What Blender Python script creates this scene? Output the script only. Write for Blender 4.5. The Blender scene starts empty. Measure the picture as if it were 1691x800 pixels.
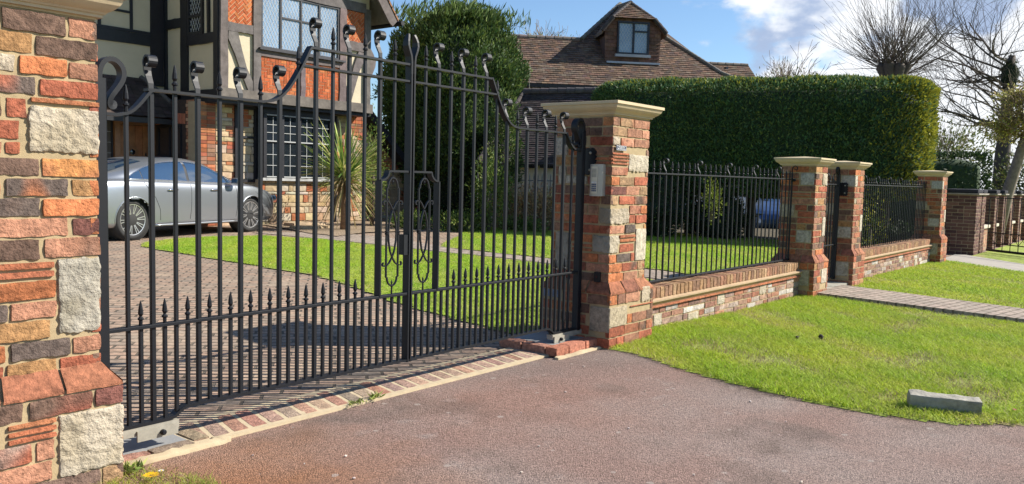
import bpy, math, random
import numpy as np
from mathutils import Vector, Matrix, noise
random.seed(7); RNG = np.random.default_rng(7)
R_ = math.radians
scn = bpy.context.scene
COL = scn.collection

# ------------------------------------------------------------------ camera, world, sun, exposure
EYE = Vector((0, 0, 1.26))
yaw, pitch, roll = R_(51.15), R_(4.37), R_(1.43)
f_ = Vector((math.sin(yaw)*math.cos(pitch), math.cos(yaw)*math.cos(pitch), -math.sin(pitch)))
r0 = Vector((math.cos(yaw), -math.sin(yaw), 0)); u0 = r0.cross(f_)
rr = r0*math.cos(roll)+u0*math.sin(roll); uu = -r0*math.sin(roll)+u0*math.cos(roll)
cam = bpy.data.cameras.new('camera'); camo = bpy.data.objects.new('camera', cam); COL.objects.link(camo)
m = Matrix((rr, uu, -f_)).transposed().to_4x4(); m.translation = EYE; camo.matrix_world = m
cam.sensor_width = 36; cam.lens = 1350/1691*36; cam.clip_start = 0.05; cam.clip_end = 2000
scn.camera = camo

SUN_AZ, SUN_EL = 134.2, 36.9
w = bpy.data.worlds.new('World'); scn.world = w; w.use_nodes = True
nt = w.node_tree; nt.nodes.clear(); N = nt.nodes.new; L = nt.links.new
out = N('ShaderNodeOutputWorld'); bg = N('ShaderNodeBackground'); L(bg.outputs[0], out.inputs[0])
sky = N('ShaderNodeTexSky'); sky.sky_type = 'NISHITA'; sky.sun_disc = False
sky.sun_elevation = R_(SUN_EL); sky.sun_rotation = R_(SUN_AZ); sky.air_density = 1.0; sky.dust_density = 0.15; sky.ozone_density = 3.0
tc = N('ShaderNodeTexCoord')
def vm(op, a, b=None):
    n = N('ShaderNodeVectorMath'); n.operation = op
    L(a, n.inputs[0])
    if b is not None:
        if hasattr(b, 'is_linked'): L(b, n.inputs[1])
        else: n.inputs[1].default_value = b
    return n
def mm(op, a, b=None, clamp=False):
    n = N('ShaderNodeMath'); n.operation = op; n.use_clamp = clamp
    for i, v in enumerate((a, b)):
        if v is None: continue
        if hasattr(v, 'is_linked'): L(v, n.inputs[i])
        else: n.inputs[i].default_value = v
    return n.outputs[0]
def mr(v, a, b, c=0, d=1):
    n = N('ShaderNodeMapRange'); n.interpolation_type = 'SMOOTHSTEP'; L(v, n.inputs[0])
    for i, x in enumerate((a, b, c, d)): n.inputs[i+1].default_value = x
    return n.outputs[0]
dirv = tc.outputs['Generated']
stretch = vm('MULTIPLY', dirv, (1, 1, 1.9)).outputs[0]
def nz(scale, detail, off, rough=.55):
    o = vm('ADD', stretch, off).outputs[0]
    n = N('ShaderNodeTexNoise'); n.inputs['Scale'].default_value = scale; n.inputs['Detail'].default_value = detail
    n.inputs['Roughness'].default_value = rough; L(o, n.inputs['Vector']); return n.outputs['Fac']
side = vm('DOT_PRODUCT', dirv, (math.sin(R_(96)), math.cos(R_(96)), 0)).outputs['Value']   # bank of cloud to the right
bank = mr(side, .80, .93)
n1 = nz(5.5, 7, (3.3, 1.7, .4)); n2 = nz(9, 8, (7.1, 2.2, 5.4), .5)
zc = N('ShaderNodeSeparateXYZ'); L(dirv, zc.inputs[0])
low = mr(zc.outputs[2], .20, .02)
dens = mm('ADD', mm('ADD', mm('MULTIPLY', bank, .36), mm('MULTIPLY', low, .07)), n1)
mask = mr(dens, .64, .74)
white = mr(mm('ADD', n2, mm('MULTIPLY', low, .22)), .44, .585)
ccol = N('ShaderNodeMix'); ccol.data_type = 'RGBA'; L(white, ccol.inputs[0])
ccol.inputs[6].default_value = (2.7, 3.4, 4.8, 1); ccol.inputs[7].default_value = (6.6, 6.8, 7.1, 1)
mixc = N('ShaderNodeMix'); mixc.data_type = 'RGBA'; L(mask, mixc.inputs[0]); tint = vm('MULTIPLY', sky.outputs[0], (.86, .94, 1.02)); L(tint.outputs[0], mixc.inputs[6]); L(ccol.outputs[2], mixc.inputs[7])
L(mixc.outputs[2], bg.inputs[0]); bg.inputs[1].default_value = 0.085

sl = bpy.data.lights.new('sun', 'SUN'); sl.energy = 5.0; sl.angle = R_(.53); sl.color = (1, .94, .84)
so = bpy.data.objects.new('sun', sl); COL.objects.link(so)
sd = Vector((math.sin(R_(SUN_AZ))*math.cos(R_(SUN_EL)), math.cos(R_(SUN_AZ))*math.cos(R_(SUN_EL)), math.sin(R_(SUN_EL))))
so.rotation_euler = sd.to_track_quat('Z', 'Y').to_euler()
vs = scn.view_settings; vs.view_transform = 'Standard'; vs.look = 'None'; vs.exposure = 0.92; vs.gamma = 1; vs.use_curve_mapping = False

# ------------------------------------------------------------------ materials
def mat(name, col=(.5, .5, .5), rough=.7, metal=0, attr=False, var=.15, vscale=8, bump=0, bscale=60, bdist=.01, spec=.5, trans=0,
        noise2=None, coat=0, bump2=None):
    """attr: base colour from the mesh's colour attribute; var: value variation by noise; noise2=(scale, colour, lo, hi)"""
    M = bpy.data.materials.new(name); M.use_nodes = True; t = M.node_tree; n = t.nodes; l = t.links.new
    P = n['Principled BSDF']; P.inputs['Roughness'].default_value = rough; P.inputs['Metallic'].default_value = metal
    P.inputs['Specular IOR Level'].default_value = spec; P.inputs['Coat Weight'].default_value = coat
    co = n.new('ShaderNodeTexCoord').outputs['Object']
    if attr:
        a = n.new('ShaderNodeAttribute'); a.attribute_name = 'Col'; c = a.outputs['Color']
    else:
        a = n.new('ShaderNodeRGB'); a.outputs[0].default_value = (*col, 1); c = a.outputs[0]
    if noise2:
        z = n.new('ShaderNodeTexNoise'); z.inputs['Scale'].default_value = noise2[0]; z.inputs['Detail'].default_value = 6; l(co, z.inputs['Vector'])
        q = n.new('ShaderNodeMapRange'); q.inputs[1].default_value = noise2[2]; q.inputs[2].default_value = noise2[3]; l(z.outputs['Fac'], q.inputs[0])
        x = n.new('ShaderNodeMix'); x.data_type = 'RGBA'; l(q.outputs[0], x.inputs[0]); l(c, x.inputs[6]); x.inputs[7].default_value = (*noise2[1], 1); c = x.outputs[2]
    if var:
        z = n.new('ShaderNodeTexNoise'); z.inputs['Scale'].default_value = vscale; z.inputs['Detail'].default_value = 7; z.inputs['Roughness'].default_value = .65; l(co, z.inputs['Vector'])
        q = n.new('ShaderNodeMapRange'); q.inputs[1].default_value = .25; q.inputs[2].default_value = .75; q.inputs[3].default_value = 1-var*1.6; q.inputs[4].default_value = 1+var*1.6; l(z.outputs['Fac'], q.inputs[0])
        x = n.new('ShaderNodeVectorMath'); x.operation = 'SCALE'; l(c, x.inputs[0]); l(q.outputs[0], x.inputs['Scale']); c = x.outputs[0]
    l(c, P.inputs['Base Color'])
    if bump:
        z = n.new('ShaderNodeTexNoise'); z.inputs['Scale'].default_value = bscale; z.inputs['Detail'].default_value = 6; z.inputs['Roughness'].default_value = .6; l(co, z.inputs['Vector'])
        b = n.new('ShaderNodeBump'); b.inputs['Strength'].default_value = bump; b.inputs['Distance'].default_value = bdist; l(z.outputs['Fac'], b.inputs['Height'])
        l(b.outputs[0], P.inputs['Normal'])
    if trans:
        tr = n.new('ShaderNodeBsdfTranslucent'); l(c, tr.inputs[0]); ms = n.new('ShaderNodeMixShader'); ms.inputs[0].default_value = trans
        l(P.outputs[0], ms.inputs[1]); l(tr.outputs[0], ms.inputs[2]); l(ms.outputs[0], n['Material Output'].inputs[0])
    return M
M_brick = mat('brick_clay', attr=True, rough=.88, var=.36, vscale=34, bump=1, bscale=85, bdist=.009, spec=.25)
M_brickfar = mat('brick_far', attr=True, rough=.9, var=.15, vscale=14, spec=.2)
M_stone = mat('rag_stone', attr=True, rough=.92, var=.14, vscale=24, bump=1, bscale=70, bdist=.012, spec=.2)
M_mortar = mat('lime_mortar', (.37, .285, .165), rough=.95, var=.14, vscale=16, bump=.6, bscale=220, bdist=.003, spec=.15)
M_mortarfar = mat('mortar_far', (.33, .26, .17), rough=.95, var=.12, vscale=6, spec=.15)
M_cap = mat('cast_stone', (.52, .42, .27), rough=.8, var=.06, vscale=7, bump=.25, bscale=120, bdist=.003, spec=.25)
M_string = mat('stone_string', (.42, .30, .18), rough=.85, var=.12, vscale=9, bump=.4, bscale=90, bdist=.004)
M_pale = mat('pale_mortar', (.45, .36, .23), rough=.95, var=.12, vscale=14, bump=.5, bscale=200, bdist=.003)
M_iron = mat('black_iron', (.006, .007, .010), rough=.5, var=.1, vscale=30, bump=.1, bscale=120, bdist=.002, spec=.34)
M_steel = mat('galvanised_steel', (.29, .27, .22), rough=.65, metal=.2, var=.15, vscale=20)
M_slate = mat('grey_slab', (.24, .24, .235), rough=.7, var=.1, vscale=10, bump=.2, bscale=80)
M_grass = mat('grass_blade', attr=True, rough=.6, var=0, spec=.25, trans=.45)
M_leaf = mat('leaf', attr=True, rough=.6, var=0, spec=.3, trans=.25)
M_bark = mat('bark', attr=True, rough=.9, var=.25, vscale=12, bump=.5, bscale=25)
M_soil = mat('turf_soil', (.24, .30, .04), rough=.95, var=.25, vscale=5, bump=.8, bscale=60, bdist=.02, noise2=(2.5, (.26, .21, .10), .56, .70))
M_plain = mat('painted', attr=True, rough=.6, var=.05, vscale=6)
M_rough = mat('weathered', attr=True, rough=.85, var=.18, vscale=5, bump=.5, bscale=20, bdist=.012, spec=.25)
M_render = mat('white_render', attr=True, rough=.9, var=.04, vscale=3, bump=.5, bscale=7, bdist=.02, spec=.2)
M_tile = mat('roof_tile', attr=True, rough=.85, var=.2, vscale=9, spec=.3)
M_glass = mat('window_glass', (.17, .24, .33), rough=.06, var=.25, vscale=1.3, spec=1.0, bump=.04, bscale=3)  # pale blue base colour stands in for sky reflected in the panes
M_darkglass = mat('dark_window_glass', (.012, .016, .022), rough=.05, var=.3, vscale=2, spec=.9, bump=.05, bscale=4)
M_pebble = mat('pebble', attr=True, rough=.9, var=.2, vscale=30)
M_concrete = mat('old_concrete', (.33, .31, .26), rough=.92, var=.22, vscale=9, bump=.8, bscale=55, bdist=.008, noise2=(7, (.15, .145, .11), .5, .68), spec=.2)

def tarmac():
    M = bpy.data.materials.new('red_tarmac'); M.use_nodes = True; t = M.node_tree; n = t.nodes; l = t.links.new
    P = n['Principled BSDF']; P.inputs['Roughness'].default_value = .9; P.inputs['Specular IOR Level'].default_value = .25
    co = n.new('ShaderNodeTexCoord').outputs['Object']
    def noi(s, d=5):
        z = n.new('ShaderNodeTexNoise'); z.inputs['Scale'].default_value = s; z.inputs['Detail'].default_value = d; l(co, z.inputs['Vector']); return z.outputs['Fac']
    def rng(v, a, b, c=0, d=1):
        q = n.new('ShaderNodeMapRange'); l(v, q.inputs[0])
        for i, x in enumerate((a, b, c, d)): q.inputs[i+1].default_value = x
        return q.outputs[0]
    def mixc(fac, a, b):
        x = n.new('ShaderNodeMix'); x.data_type = 'RGBA'; l(fac, x.inputs[0])
        for i, v in ((6, a), (7, b)):
            if hasattr(v, 'is_linked'): l(v, x.inputs[i])
            else: x.inputs[i].default_value = (*v, 1)
        return x.outputs[2]
    v = n.new('ShaderNodeTexVoronoi'); v.inputs['Scale'].default_value = 210; l(co, v.inputs['Vector'])
    wn = n.new('ShaderNodeTexWhiteNoise'); l(v.outputs['Position'], wn.inputs[0])
    base = mixc(rng(noi(.9, 4), .4, .62), (.255, .178, .15), (.275, .225, .20))
    base = mixc(rng(noi(1.7, 5), .52, .68), base, (.175, .135, .115))
    base = mixc(rng(noi(5.5, 6), .60, .72, 0, .6), base, (.30, .26, .235))
    base = mixc(rng(noi(.45, 6), .52, .6, 0, .45), base, (.17, .13, .115))
    # rusty stain near the left gate pillar, grey by the verge
    g = n.new('ShaderNodeVectorMath'); g.operation = 'DISTANCE'; l(co, g.inputs[0]); g.inputs[1].default_value = (1.75, 2.85, 0)
    s1 = n.new('ShaderNodeMath'); s1.operation = 'MULTIPLY_ADD'; l(noi(3, 5), s1.inputs[0]); s1.inputs[1].default_value = -.9; l(g.outputs['Value'], s1.inputs[2])
    base = mixc(rng(s1.outputs[0], .6, -.35, 0, .8), base, (.29, .135, .06))
    g2 = n.new('ShaderNodeVectorMath'); g2.operation = 'DISTANCE'; l(co, g2.inputs[0]); g2.inputs[1].default_value = (3.6, 2.75, 0)
    s2 = n.new('ShaderNodeMath'); s2.operation = 'MULTIPLY_ADD'; l(noi(2.5, 5), s2.inputs[0]); s2.inputs[1].default_value = -.9; l(g2.outputs['Value'], s2.inputs[2])
    base = mixc(rng(s2.outputs[0], .35, -.3, 0, .5), base, (.27, .14, .10))
    agg = mixc(rng(wn.outputs['Value'], 0, 1), (.35, .33, .33), (1.65, 1.55, 1.5))
    x = n.new('ShaderNodeMix'); x.data_type = 'RGBA'; x.blend_type = 'MULTIPLY'; x.inputs[0].default_value = .85; l(base, x.inputs[6]); l(agg, x.inputs[7])
    # sparse pale stones showing through
    v2 = n.new('ShaderNodeTexVoronoi'); v2.inputs['Scale'].default_value = 9; l(co, v2.inputs['Vector'])
    wn2 = n.new('ShaderNodeTexWhiteNoise'); l(v2.outputs['Position'], wn2.inputs[0])
    rad = rng(wn2.outputs['Value'], .62, 1, 0, .2)
    cmpn = n.new('ShaderNodeMath'); cmpn.operation = 'LESS_THAN'; 
    jit = n.new('ShaderNodeMath'); jit.operation = 'MULTIPLY_ADD'; l(noi(60, 3), jit.inputs[0]); jit.inputs[1].default_value = .18; l(v2.outputs['Distance'], jit.inputs[2])
    sub = n.new('ShaderNodeMath'); sub.operation = 'SUBTRACT'; l(jit.outputs[0], sub.inputs[0]); sub.inputs[1].default_value = .06
    l(sub.outputs[0], cmpn.inputs[0]); l(rad, cmpn.inputs[1])
    fs = n.new('ShaderNodeMath'); fs.operation = 'MULTIPLY'; l(cmpn.outputs[0], fs.inputs[0]); fs.inputs[1].default_value = .7
    c = mixc(fs.outputs[0], x.outputs[2], (.38, .33, .29))
    l(c, P.inputs['Base Color'])
    b = n.new('ShaderNodeBump'); b.inputs['Strength'].default_value = 1; b.inputs['Distance'].default_value = .006
    hh = n.new('ShaderNodeMath'); hh.operation = 'MULTIPLY_ADD'; l(v.outputs['Distance'], hh.inputs[0]); hh.inputs[1].default_value = -1; l(noi(40, 5), hh.inputs[2])
    l(hh.outputs[0], b.inputs['Height']); l(b.outputs[0], P.inputs['Normal'])
    return M
def paving(name, cA, cB, cC, mortar, rot=0, bw=.2, rh=.1, ms=.012):
    M = bpy.data.materials.new(name); M.use_nodes = True; t = M.node_tree; n = t.nodes; l = t.links.new
    P = n['Principled BSDF']; P.inputs['Roughness'].default_value = .88; P.inputs['Specular IOR Level'].default_value = .25
    co = n.new('ShaderNodeTexCoord').outputs['Object']
    mp = n.new('ShaderNodeMapping'); mp.inputs['Rotation'].default_value = (0, 0, rot); l(co, mp.inputs[0])
    wv = n.new('ShaderNodeTexNoise'); wv.inputs['Scale'].default_value = 9; l(co, wv.inputs['Vector'])
    wm = n.new('ShaderNodeVectorMath'); wm.operation = 'MULTIPLY_ADD'; l(wv.outputs['Color'], wm.inputs[0]); wm.inputs[1].default_value = (.014, .014, 0); l(mp.outputs[0], wm.inputs[2])
    b = n.new('ShaderNodeTexBrick'); l(wm.outputs[0], b.inputs['Vector']); b.inputs['Scale'].default_value = 1
    b.inputs['Brick Width'].default_value = bw; b.inputs['Row Height'].default_value = rh; b.inputs['Mortar Size'].default_value = ms; b.inputs['Mortar Smooth'].default_value = .3; b.inputs['Bias'].default_value = -.1
    b.inputs['Color1'].default_value = (*cA, 1); b.inputs['Color2'].default_value = (*cB, 1); b.inputs['Mortar'].default_value = (*mortar, 1)
    z = n.new('ShaderNodeTexNoise'); z.inputs['Scale'].default_value = 2.2; z.inputs['Detail'].default_value = 6; l(co, z.inputs['Vector'])
    q = n.new('ShaderNodeMapRange'); q.inputs[1].default_value = .5; q.inputs[2].default_value = .72; q.inputs[4].default_value = .6; l(z.outputs['Fac'], q.inputs[0])
    x = n.new('ShaderNodeMix'); x.data_type = 'RGBA'; l(q.outputs[0], x.inputs[0]); l(b.outputs['Color'], x.inputs[6]); x.inputs[7].default_value = (*cC, 1)
    z2 = n.new('ShaderNodeTexNoise'); z2.inputs['Scale'].default_value = 25; z2.inputs['Detail'].default_value = 6; l(co, z2.inputs['Vector'])
    q2 = n.new('ShaderNodeMapRange'); q2.inputs[1].default_value = .3; q2.inputs[2].default_value = .7; q2.inputs[3].default_value = .7; q2.inputs[4].default_value = 1.3; l(z2.outputs['Fac'], q2.inputs[0])
    y = n.new('ShaderNodeVectorMath'); y.operation = 'SCALE'; l(x.outputs[2], y.inputs[0]); l(q2.outputs[0], y.inputs['Scale']); l(y.outputs[0], P.inputs['Base Color'])
    bp = n.new('ShaderNodeBump'); bp.inputs['Strength'].default_value = 1; bp.inputs['Distance'].default_value = .006; bp.invert = True
    ad = n.new('ShaderNodeMath'); ad.operation = 'MULTIPLY_ADD'; l(z2.outputs['Fac'], ad.inputs[0]); ad.inputs[1].default_value = -.35; l(b.outputs['Fac'], ad.inputs[2])
    l(ad.outputs[0], bp.inputs['Height']); l(bp.outputs[0], P.inputs['Normal'])
    return M
M_tarmac = tarmac()
M_drive = paving('driveway_setts', (.33, .225, .16), (.22, .18, .14), (.40, .31, .22), (.10, .08, .06), rot=R_(39))
M_path = paving('path_setts', (.34, .27, .22), (.26, .22, .18), (.38, .32, .25), (.15, .12, .09), rot=R_(10))

# ------------------------------------------------------------------ mesh helpers
class MB:
    def __init__(s): s.V = []; s.F = []; s.C = []
    def add(s, vs, fs, col=(.5, .5, .5)):
        o = len(s.V); s.V += [tuple(v) for v in vs]; s.F += [tuple(i+o for i in f) for f in fs]
        if len(col) and hasattr(col[0], '__len__'): s.C += [tuple(c[:3]) for c in col]
        else: s.C += [tuple(col[:3])]*len(vs)
    def box(s, x0, x1, y0, y1, z0, z1, col=(.5, .5, .5)):
        s.add([(x0, y0, z0), (x1, y0, z0), (x1, y1, z0), (x0, y1, z0), (x0, y0, z1), (x1, y0, z1), (x1, y1, z1), (x0, y1, z1)],
              [(0, 3, 2, 1), (4, 5, 6, 7), (0, 1, 5, 4), (1, 2, 6, 5), (2, 3, 7, 6), (3, 0, 4, 7)], col)
    def prism(s, sec, p0, p1, side, up, col=(.5, .5, .5)):
        """sec: list of (a,b) in side/up; from p0 to p1"""
        p0, p1, side, up = map(Vector, (p0, p1, side, up)); n = len(sec)
        vs = [p0+side*a+up*b for a, b in sec]+[p1+side*a+up*b for a, b in sec]
        s.add(vs, [(i, (i+1) % n, n+(i+1) % n, n+i) for i in range(n)]+[tuple(range(n))[::-1], tuple(range(n, 2*n))], col)
    def sweep(s, pts, side, w, t, col=(.02, .02, .02), taper=None):
        """flat bar along pts; side = unit vector of the width direction"""
        pts = [Vector(p) for p in pts]; side = Vector(side); vs = []; fs = []; n = len(pts)
        for i, p in enumerate(pts):
            a = pts[max(0, i-1)]; b = pts[min(n-1, i+1)]; T = (b-a).normalized(); U = side.cross(T).normalized()
            k = taper[i] if taper else 1
            for sa, sb in ((-.5, -.5), (.5, -.5), (.5, .5), (-.5, .5)): vs.append(p+side*(w*k*sa)+U*(t*sb))
        for i in range(n-1):
            for j in range(4): fs.append((i*4+j, i*4+(j+1) % 4, i*4+4+(j+1) % 4, i*4+4+j))
        fs += [(3, 2, 1, 0), tuple(range(4*n-4, 4*n))]; s.add(vs, fs, col)
    def tube(s, pts, rad, n=8, col=(.5, .5, .5), cap=True):
        pts = [Vector(p) for p in pts]; vs = []; fs = []; m_ = len(pts)
        if not hasattr(rad, '__len__'): rad = [rad]*m_
        ref = None
        for i, p in enumerate(pts):
            T = (pts[min(m_-1, i+1)]-pts[max(0, i-1)]).normalized()
            if ref is None: ref = Vector((0, 0, 1)) if abs(T.z) < .9 else Vector((1, 0, 0))
            A = T.cross(ref).normalized(); B = T.cross(A).normalized(); ref = B.cross(T)*1.0 if False else ref
            for j in range(n):
                q = 2*math.pi*j/n; vs.append(p+(A*math.cos(q)+B*math.sin(q))*rad[i])
        for i in range(m_-1):
            for j in range(n): fs.append((i*n+j, i*n+(j+1) % n, i*n+n+(j+1) % n, i*n+n+j))
        if cap: fs += [tuple(range(n))[::-1], tuple(range(n*(m_-1), n*m_))]
        s.add(vs, fs, col)
    def lathe(s, prof, c, n=10, col=(.5, .5, .5), axis='Z', start=0, cap=True):
        vs = []; fs = []
        for r, h in prof:
            for j in range(n):
                q = 2*math.pi*j/n+start; a, b = r*math.cos(q), r*math.sin(q)
                vs.append((c[0]+a, c[1]+b, c[2]+h) if axis == 'Z' else ((c[0]+a, c[1]+h, c[2]+b) if axis == 'Y' else (c[0]+h, c[1]+a, c[2]+b)))
        k = len(prof)
        for i in range(k-1):
            for j in range(n): fs.append((i*n+j, i*n+(j+1) % n, i*n+n+(j+1) % n, i*n+n+j))
        if cap: fs += [tuple(range(n))[::-1], tuple(range(n*(k-1), n*k))]
        s.add(vs, fs, col)
    def rbox(s, x0, x1, y0, y1, z0, z1, r=.006, res=.016, amp=.003, fr=22, col=(.5, .5, .5), colv=.0, seed=0., col2=None):
        """brick or stone: rounded box with displaced surface"""
        c = Vector(((x0+x1)/2, (y0+y1)/2, (z0+z1)/2)); h = Vector(((x1-x0)/2, (y1-y0)/2, (z1-z0)/2))
        for ax in range(3):
            a, b = (ax+1) % 3, (ax+2) % 3
            na, nb = max(2, min(26, round(2*h[a]/res))), max(2, min(26, round(2*h[b]/res)))
            for sg in (-1, 1):
                vs = []; cs = []
                for i in range(na+1):
                    for j in range(nb+1):
                        p = Vector((0, 0, 0)); p[ax] = sg*h[ax]; p[a] = (2*i/na-1)*h[a]; p[b] = (2*j/nb-1)*h[b]
                        q = Vector([max(-(h[k]-r), min(h[k]-r, p[k])) for k in range(3)]); d = p-q
                        nn = d.normalized() if d.length > 1e-9 else Vector((0, 0, 0)); p = q+nn*r
                        W = p+c; sv = W*fr+Vector((seed, seed*1.7, -seed))
                        e = noise.noise(sv)+.5*noise.noise(sv*2.3)
                        edge = sum(1 for k in range(3) if abs(abs(p[k])-h[k]) < r*1.05)
                        W = W+nn*(amp*e*(1.5 if edge > 1 else 1)); vs.append(W)
                        g = 1+colv*noise.noise(W*9+Vector((seed, 0, 3)))
                        cc = col
                        if col2 is not None:
                            k_ = min(1, max(0, (noise.noise(W*7+Vector((seed*2, 5, 0)))*2.2))); cc = [col[t]*(1-k_)+col2[t]*k_ for t in range(3)]
                        cs.append([cc[0]*g, cc[1]*g, cc[2]*g])
                fs = [(i*(nb+1)+j, (i+1)*(nb+1)+j, (i+1)*(nb+1)+j+1, i*(nb+1)+j+1) for i in range(na) for j in range(nb)]
                if sg < 0: fs = [f[::-1] for f in fs]
                s.add(vs, fs, cs)
    def build(s, name, mt, parent=None, smooth=False, loc=None, weld=False):
        me = bpy.data.meshes.new(name); V = s.V
        me.from_pydata(V, [], s.F); me.update()
        at = me.attributes.new('Col', 'FLOAT_COLOR', 'POINT'); a = np.ones((len(V), 4), 'f'); a[:, :3] = np.array(s.C, 'f'); at.data.foreach_set('color', a.ravel())
        me.materials.append(mt)
        if smooth: me.polygons.foreach_set('use_smooth', [True]*len(me.polygons))
        o = bpy.data.objects.new(name, me); COL.objects.link(o)
        if parent: o.parent = parent
        return o
def tag(o, label=None, cat=None, group=None, kind=None):
    if label: o['label'] = label
    if cat: o['category'] = cat
    if group: o['group'] = group
    if kind: o['kind'] = kind
    elif cat: o['kind'] = 'thing'
    return o
def thing(name, label, cat, loc=(0, 0, 0), group=None):
    o = bpy.data.objects.new(name, None); COL.objects.link(o); o.location = loc; tag(o, label, cat, group)
    o.empty_display_size = .2; PLACED.append(o); return o
PLACED = []
class Fr:
    """a wall frame: O origin on the ground line, u along the wall, n outward"""
    def __init__(s, O, u, n): s.O = Vector(O); s.u = Vector(u); s.n = Vector(n)
    def P(s, a, z, d=0): return s.O+s.u*a+Vector((0, 0, z))+s.n*d
    def box(s, mb, a0, a1, z0, z1, d0, d1, col=(.5, .5, .5)):
        mb.add([s.P(a0, z0, d1), s.P(a1, z0, d1), s.P(a1, z0, d0), s.P(a0, z0, d0), s.P(a0, z1, d1), s.P(a1, z1, d1), s.P(a1, z1, d0), s.P(a0, z1, d0)],
               [(0, 3, 2, 1), (4, 5, 6, 7), (0, 1, 5, 4), (1, 2, 6, 5), (2, 3, 7, 6), (3, 0, 4, 7)], col)
    def poly(s, mb, pts, d0, d1, col=(.5, .5, .5)):
        n = len(pts)
        mb.add([s.P(a, z, d1) for a, z in pts]+[s.P(a, z, d0) for a, z in pts],
               [tuple(range(n)), tuple(range(2*n-1, n-1, -1))]+[(i, n+i, n+(i+1) % n, (i+1) % n) for i in range(n)], col)
def clip(poly, rect):
    x0, x1, y0, y1 = rect
    for ax, lim, sg in ((0, x0, 1), (0, x1, -1), (1, y0, 1), (1, y1, -1)):
        out = []
        for i in range(len(poly)):
            a, b = poly[i], poly[(i+1) % len(poly)]; da, db = (a[ax]-lim)*sg, (b[ax]-lim)*sg
            if da >= 0: out.append(a)
            if da*db < 0: t = da/(da-db); out.append((a[0]+(b[0]-a[0])*t, a[1]+(b[1]-a[1])*t))
        poly = out
        if len(poly) < 3: return None
    return poly
def clip_convex(poly, cl):
    for k in range(len(cl)):
        p, q = cl[k], cl[(k+1) % len(cl)]; out = []
        sd_ = lambda r: (q[0]-p[0])*(r[1]-p[1])-(q[1]-p[1])*(r[0]-p[0])
        for i in range(len(poly)):
            a, b = poly[i], poly[(i+1) % len(poly)]; da, db = sd_(a), sd_(b)
            if da >= 0: out.append(a)
            if da*db < 0: t = da/(da-db); out.append((a[0]+(b[0]-a[0])*t, a[1]+(b[1]-a[1])*t))
        poly = out
        if len(poly) < 3: return None
    return poly
def jit(c, v=.15, h=.06):
    g = 1+random.uniform(-v, v); return tuple(max(.003, x*g*(1+random.uniform(-h, h))) for x in c)
def smooth01(a, b, x):
    t = min(1, max(0, (x-a)/(b-a))); return t*t*(3-2*t)
def gz(x, y):
    return .1*smooth01(3.9, 8, y)-.055*smooth01(5.5, 9, x)*(1-smooth01(3.7, 6, y))-.03*smooth01(11, 17, x)*(1-smooth01(3.7, 6, y))
def inpoly(P, poly):
    x, y = P[:, 0], P[:, 1]; r = np.zeros(len(P), bool); n = len(poly)
    for i in range(n):
        x1, y1 = poly[i]; x2, y2 = poly[(i+1) % n]
        c = ((y1 > y) != (y2 > y)) & (x < (x2-x1)*(y-y1)/(y2-y1+1e-12)+x1); r ^= c
    return r
def rawmesh(name, V, F, C, mt, parent=None, k=4):
    me = bpy.data.meshes.new(name); nf = len(F)
    me.vertices.add(len(V)); me.vertices.foreach_set('co', V.astype('f').ravel())
    me.loops.add(nf*k); me.loops.foreach_set('vertex_index', F.astype('i').ravel())
    me.polygons.add(nf); me.polygons.foreach_set('loop_start', np.arange(0, nf*k, k, dtype='i')); me.polygons.foreach_set('loop_total', np.full(nf, k, 'i'))
    me.update(calc_edges=True)
    at = me.attributes.new('Col', 'FLOAT_COLOR', 'POINT'); a = np.ones((len(V), 4), 'f'); a[:, :3] = C; at.data.foreach_set('color', a.ravel())
    me.materials.append(mt); o = bpy.data.objects.new(name, me); COL.objects.link(o)
    if parent: o.parent = parent
    return o
def norm(a): return a/np.maximum(1e-9, np.linalg.norm(a, axis=1, keepdims=True))
def leaves(name, P, D, ln, wd, C, mt=None, parent=None, up=None):
    """kite-shaped leaves at P along D"""
    n = len(P); D = norm(D); S = norm(np.cross(D, RNG.normal(size=(n, 3)))); ln = np.broadcast_to(ln, (n,))[:, None]; wd = np.broadcast_to(wd, (n,))[:, None]
    Nn = np.cross(D, S)
    V = np.stack([P, P+D*ln*.45+S*wd*.5+Nn*wd*.15, P+D*ln, P+D*ln*.45-S*wd*.5+Nn*wd*.15], 1).reshape(-1, 3)
    F = np.arange(4*n).reshape(n, 4); return rawmesh(name, V, F, np.repeat(C, 4, 0), mt or M_leaf, parent)
def sheet(name, poly, z, mt, dz=None, thick=0, parent=None, step=None, kind='structure'):
    mb = MB()
    pts = [(x, y, (gz(x, y)+z) if dz is None else dz) for x, y in poly]; n = len(pts)
    if thick:
        mb.add(pts+[(p[0], p[1], p[2]-thick) for p in pts], [tuple(range(n))]+[(i, n+i, n+(i+1) % n, (i+1) % n) for i in range(n)], (.3, .3, .3))
    else: mb.add(pts, [tuple(range(n))], (.3, .3, .3))
    o = mb.build(name, mt, parent)
    if kind and not parent: o['kind'] = kind
    return o
def gridsheet(name, x0, x1, y0, y1, nx, ny, z, mt, poly=None):
    vs = []; fs = []
    for i in range(nx+1):
        for j in range(ny+1):
            x, y = x0+(x1-x0)*i/nx, y0+(y1-y0)*j/ny; vs.append((x, y, gz(x, y)+z))
    for i in range(nx):
        for j in range(ny): fs.append((i*(ny+1)+j, (i+1)*(ny+1)+j, (i+1)*(ny+1)+j+1, i*(ny+1)+j+1))
    if poly:
        cen = np.array([[(vs[f[0]][0]+vs[f[2]][0])/2, (vs[f[0]][1]+vs[f[2]][1])/2] for f in fs]); k = inpoly(cen, poly); fs = [f for f, q in zip(fs, k) if q]
    mb = MB(); mb.add(vs, fs, (.3, .3, .3)); o = mb.build(name, mt, smooth=True); o['kind'] = 'structure'; return o

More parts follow.
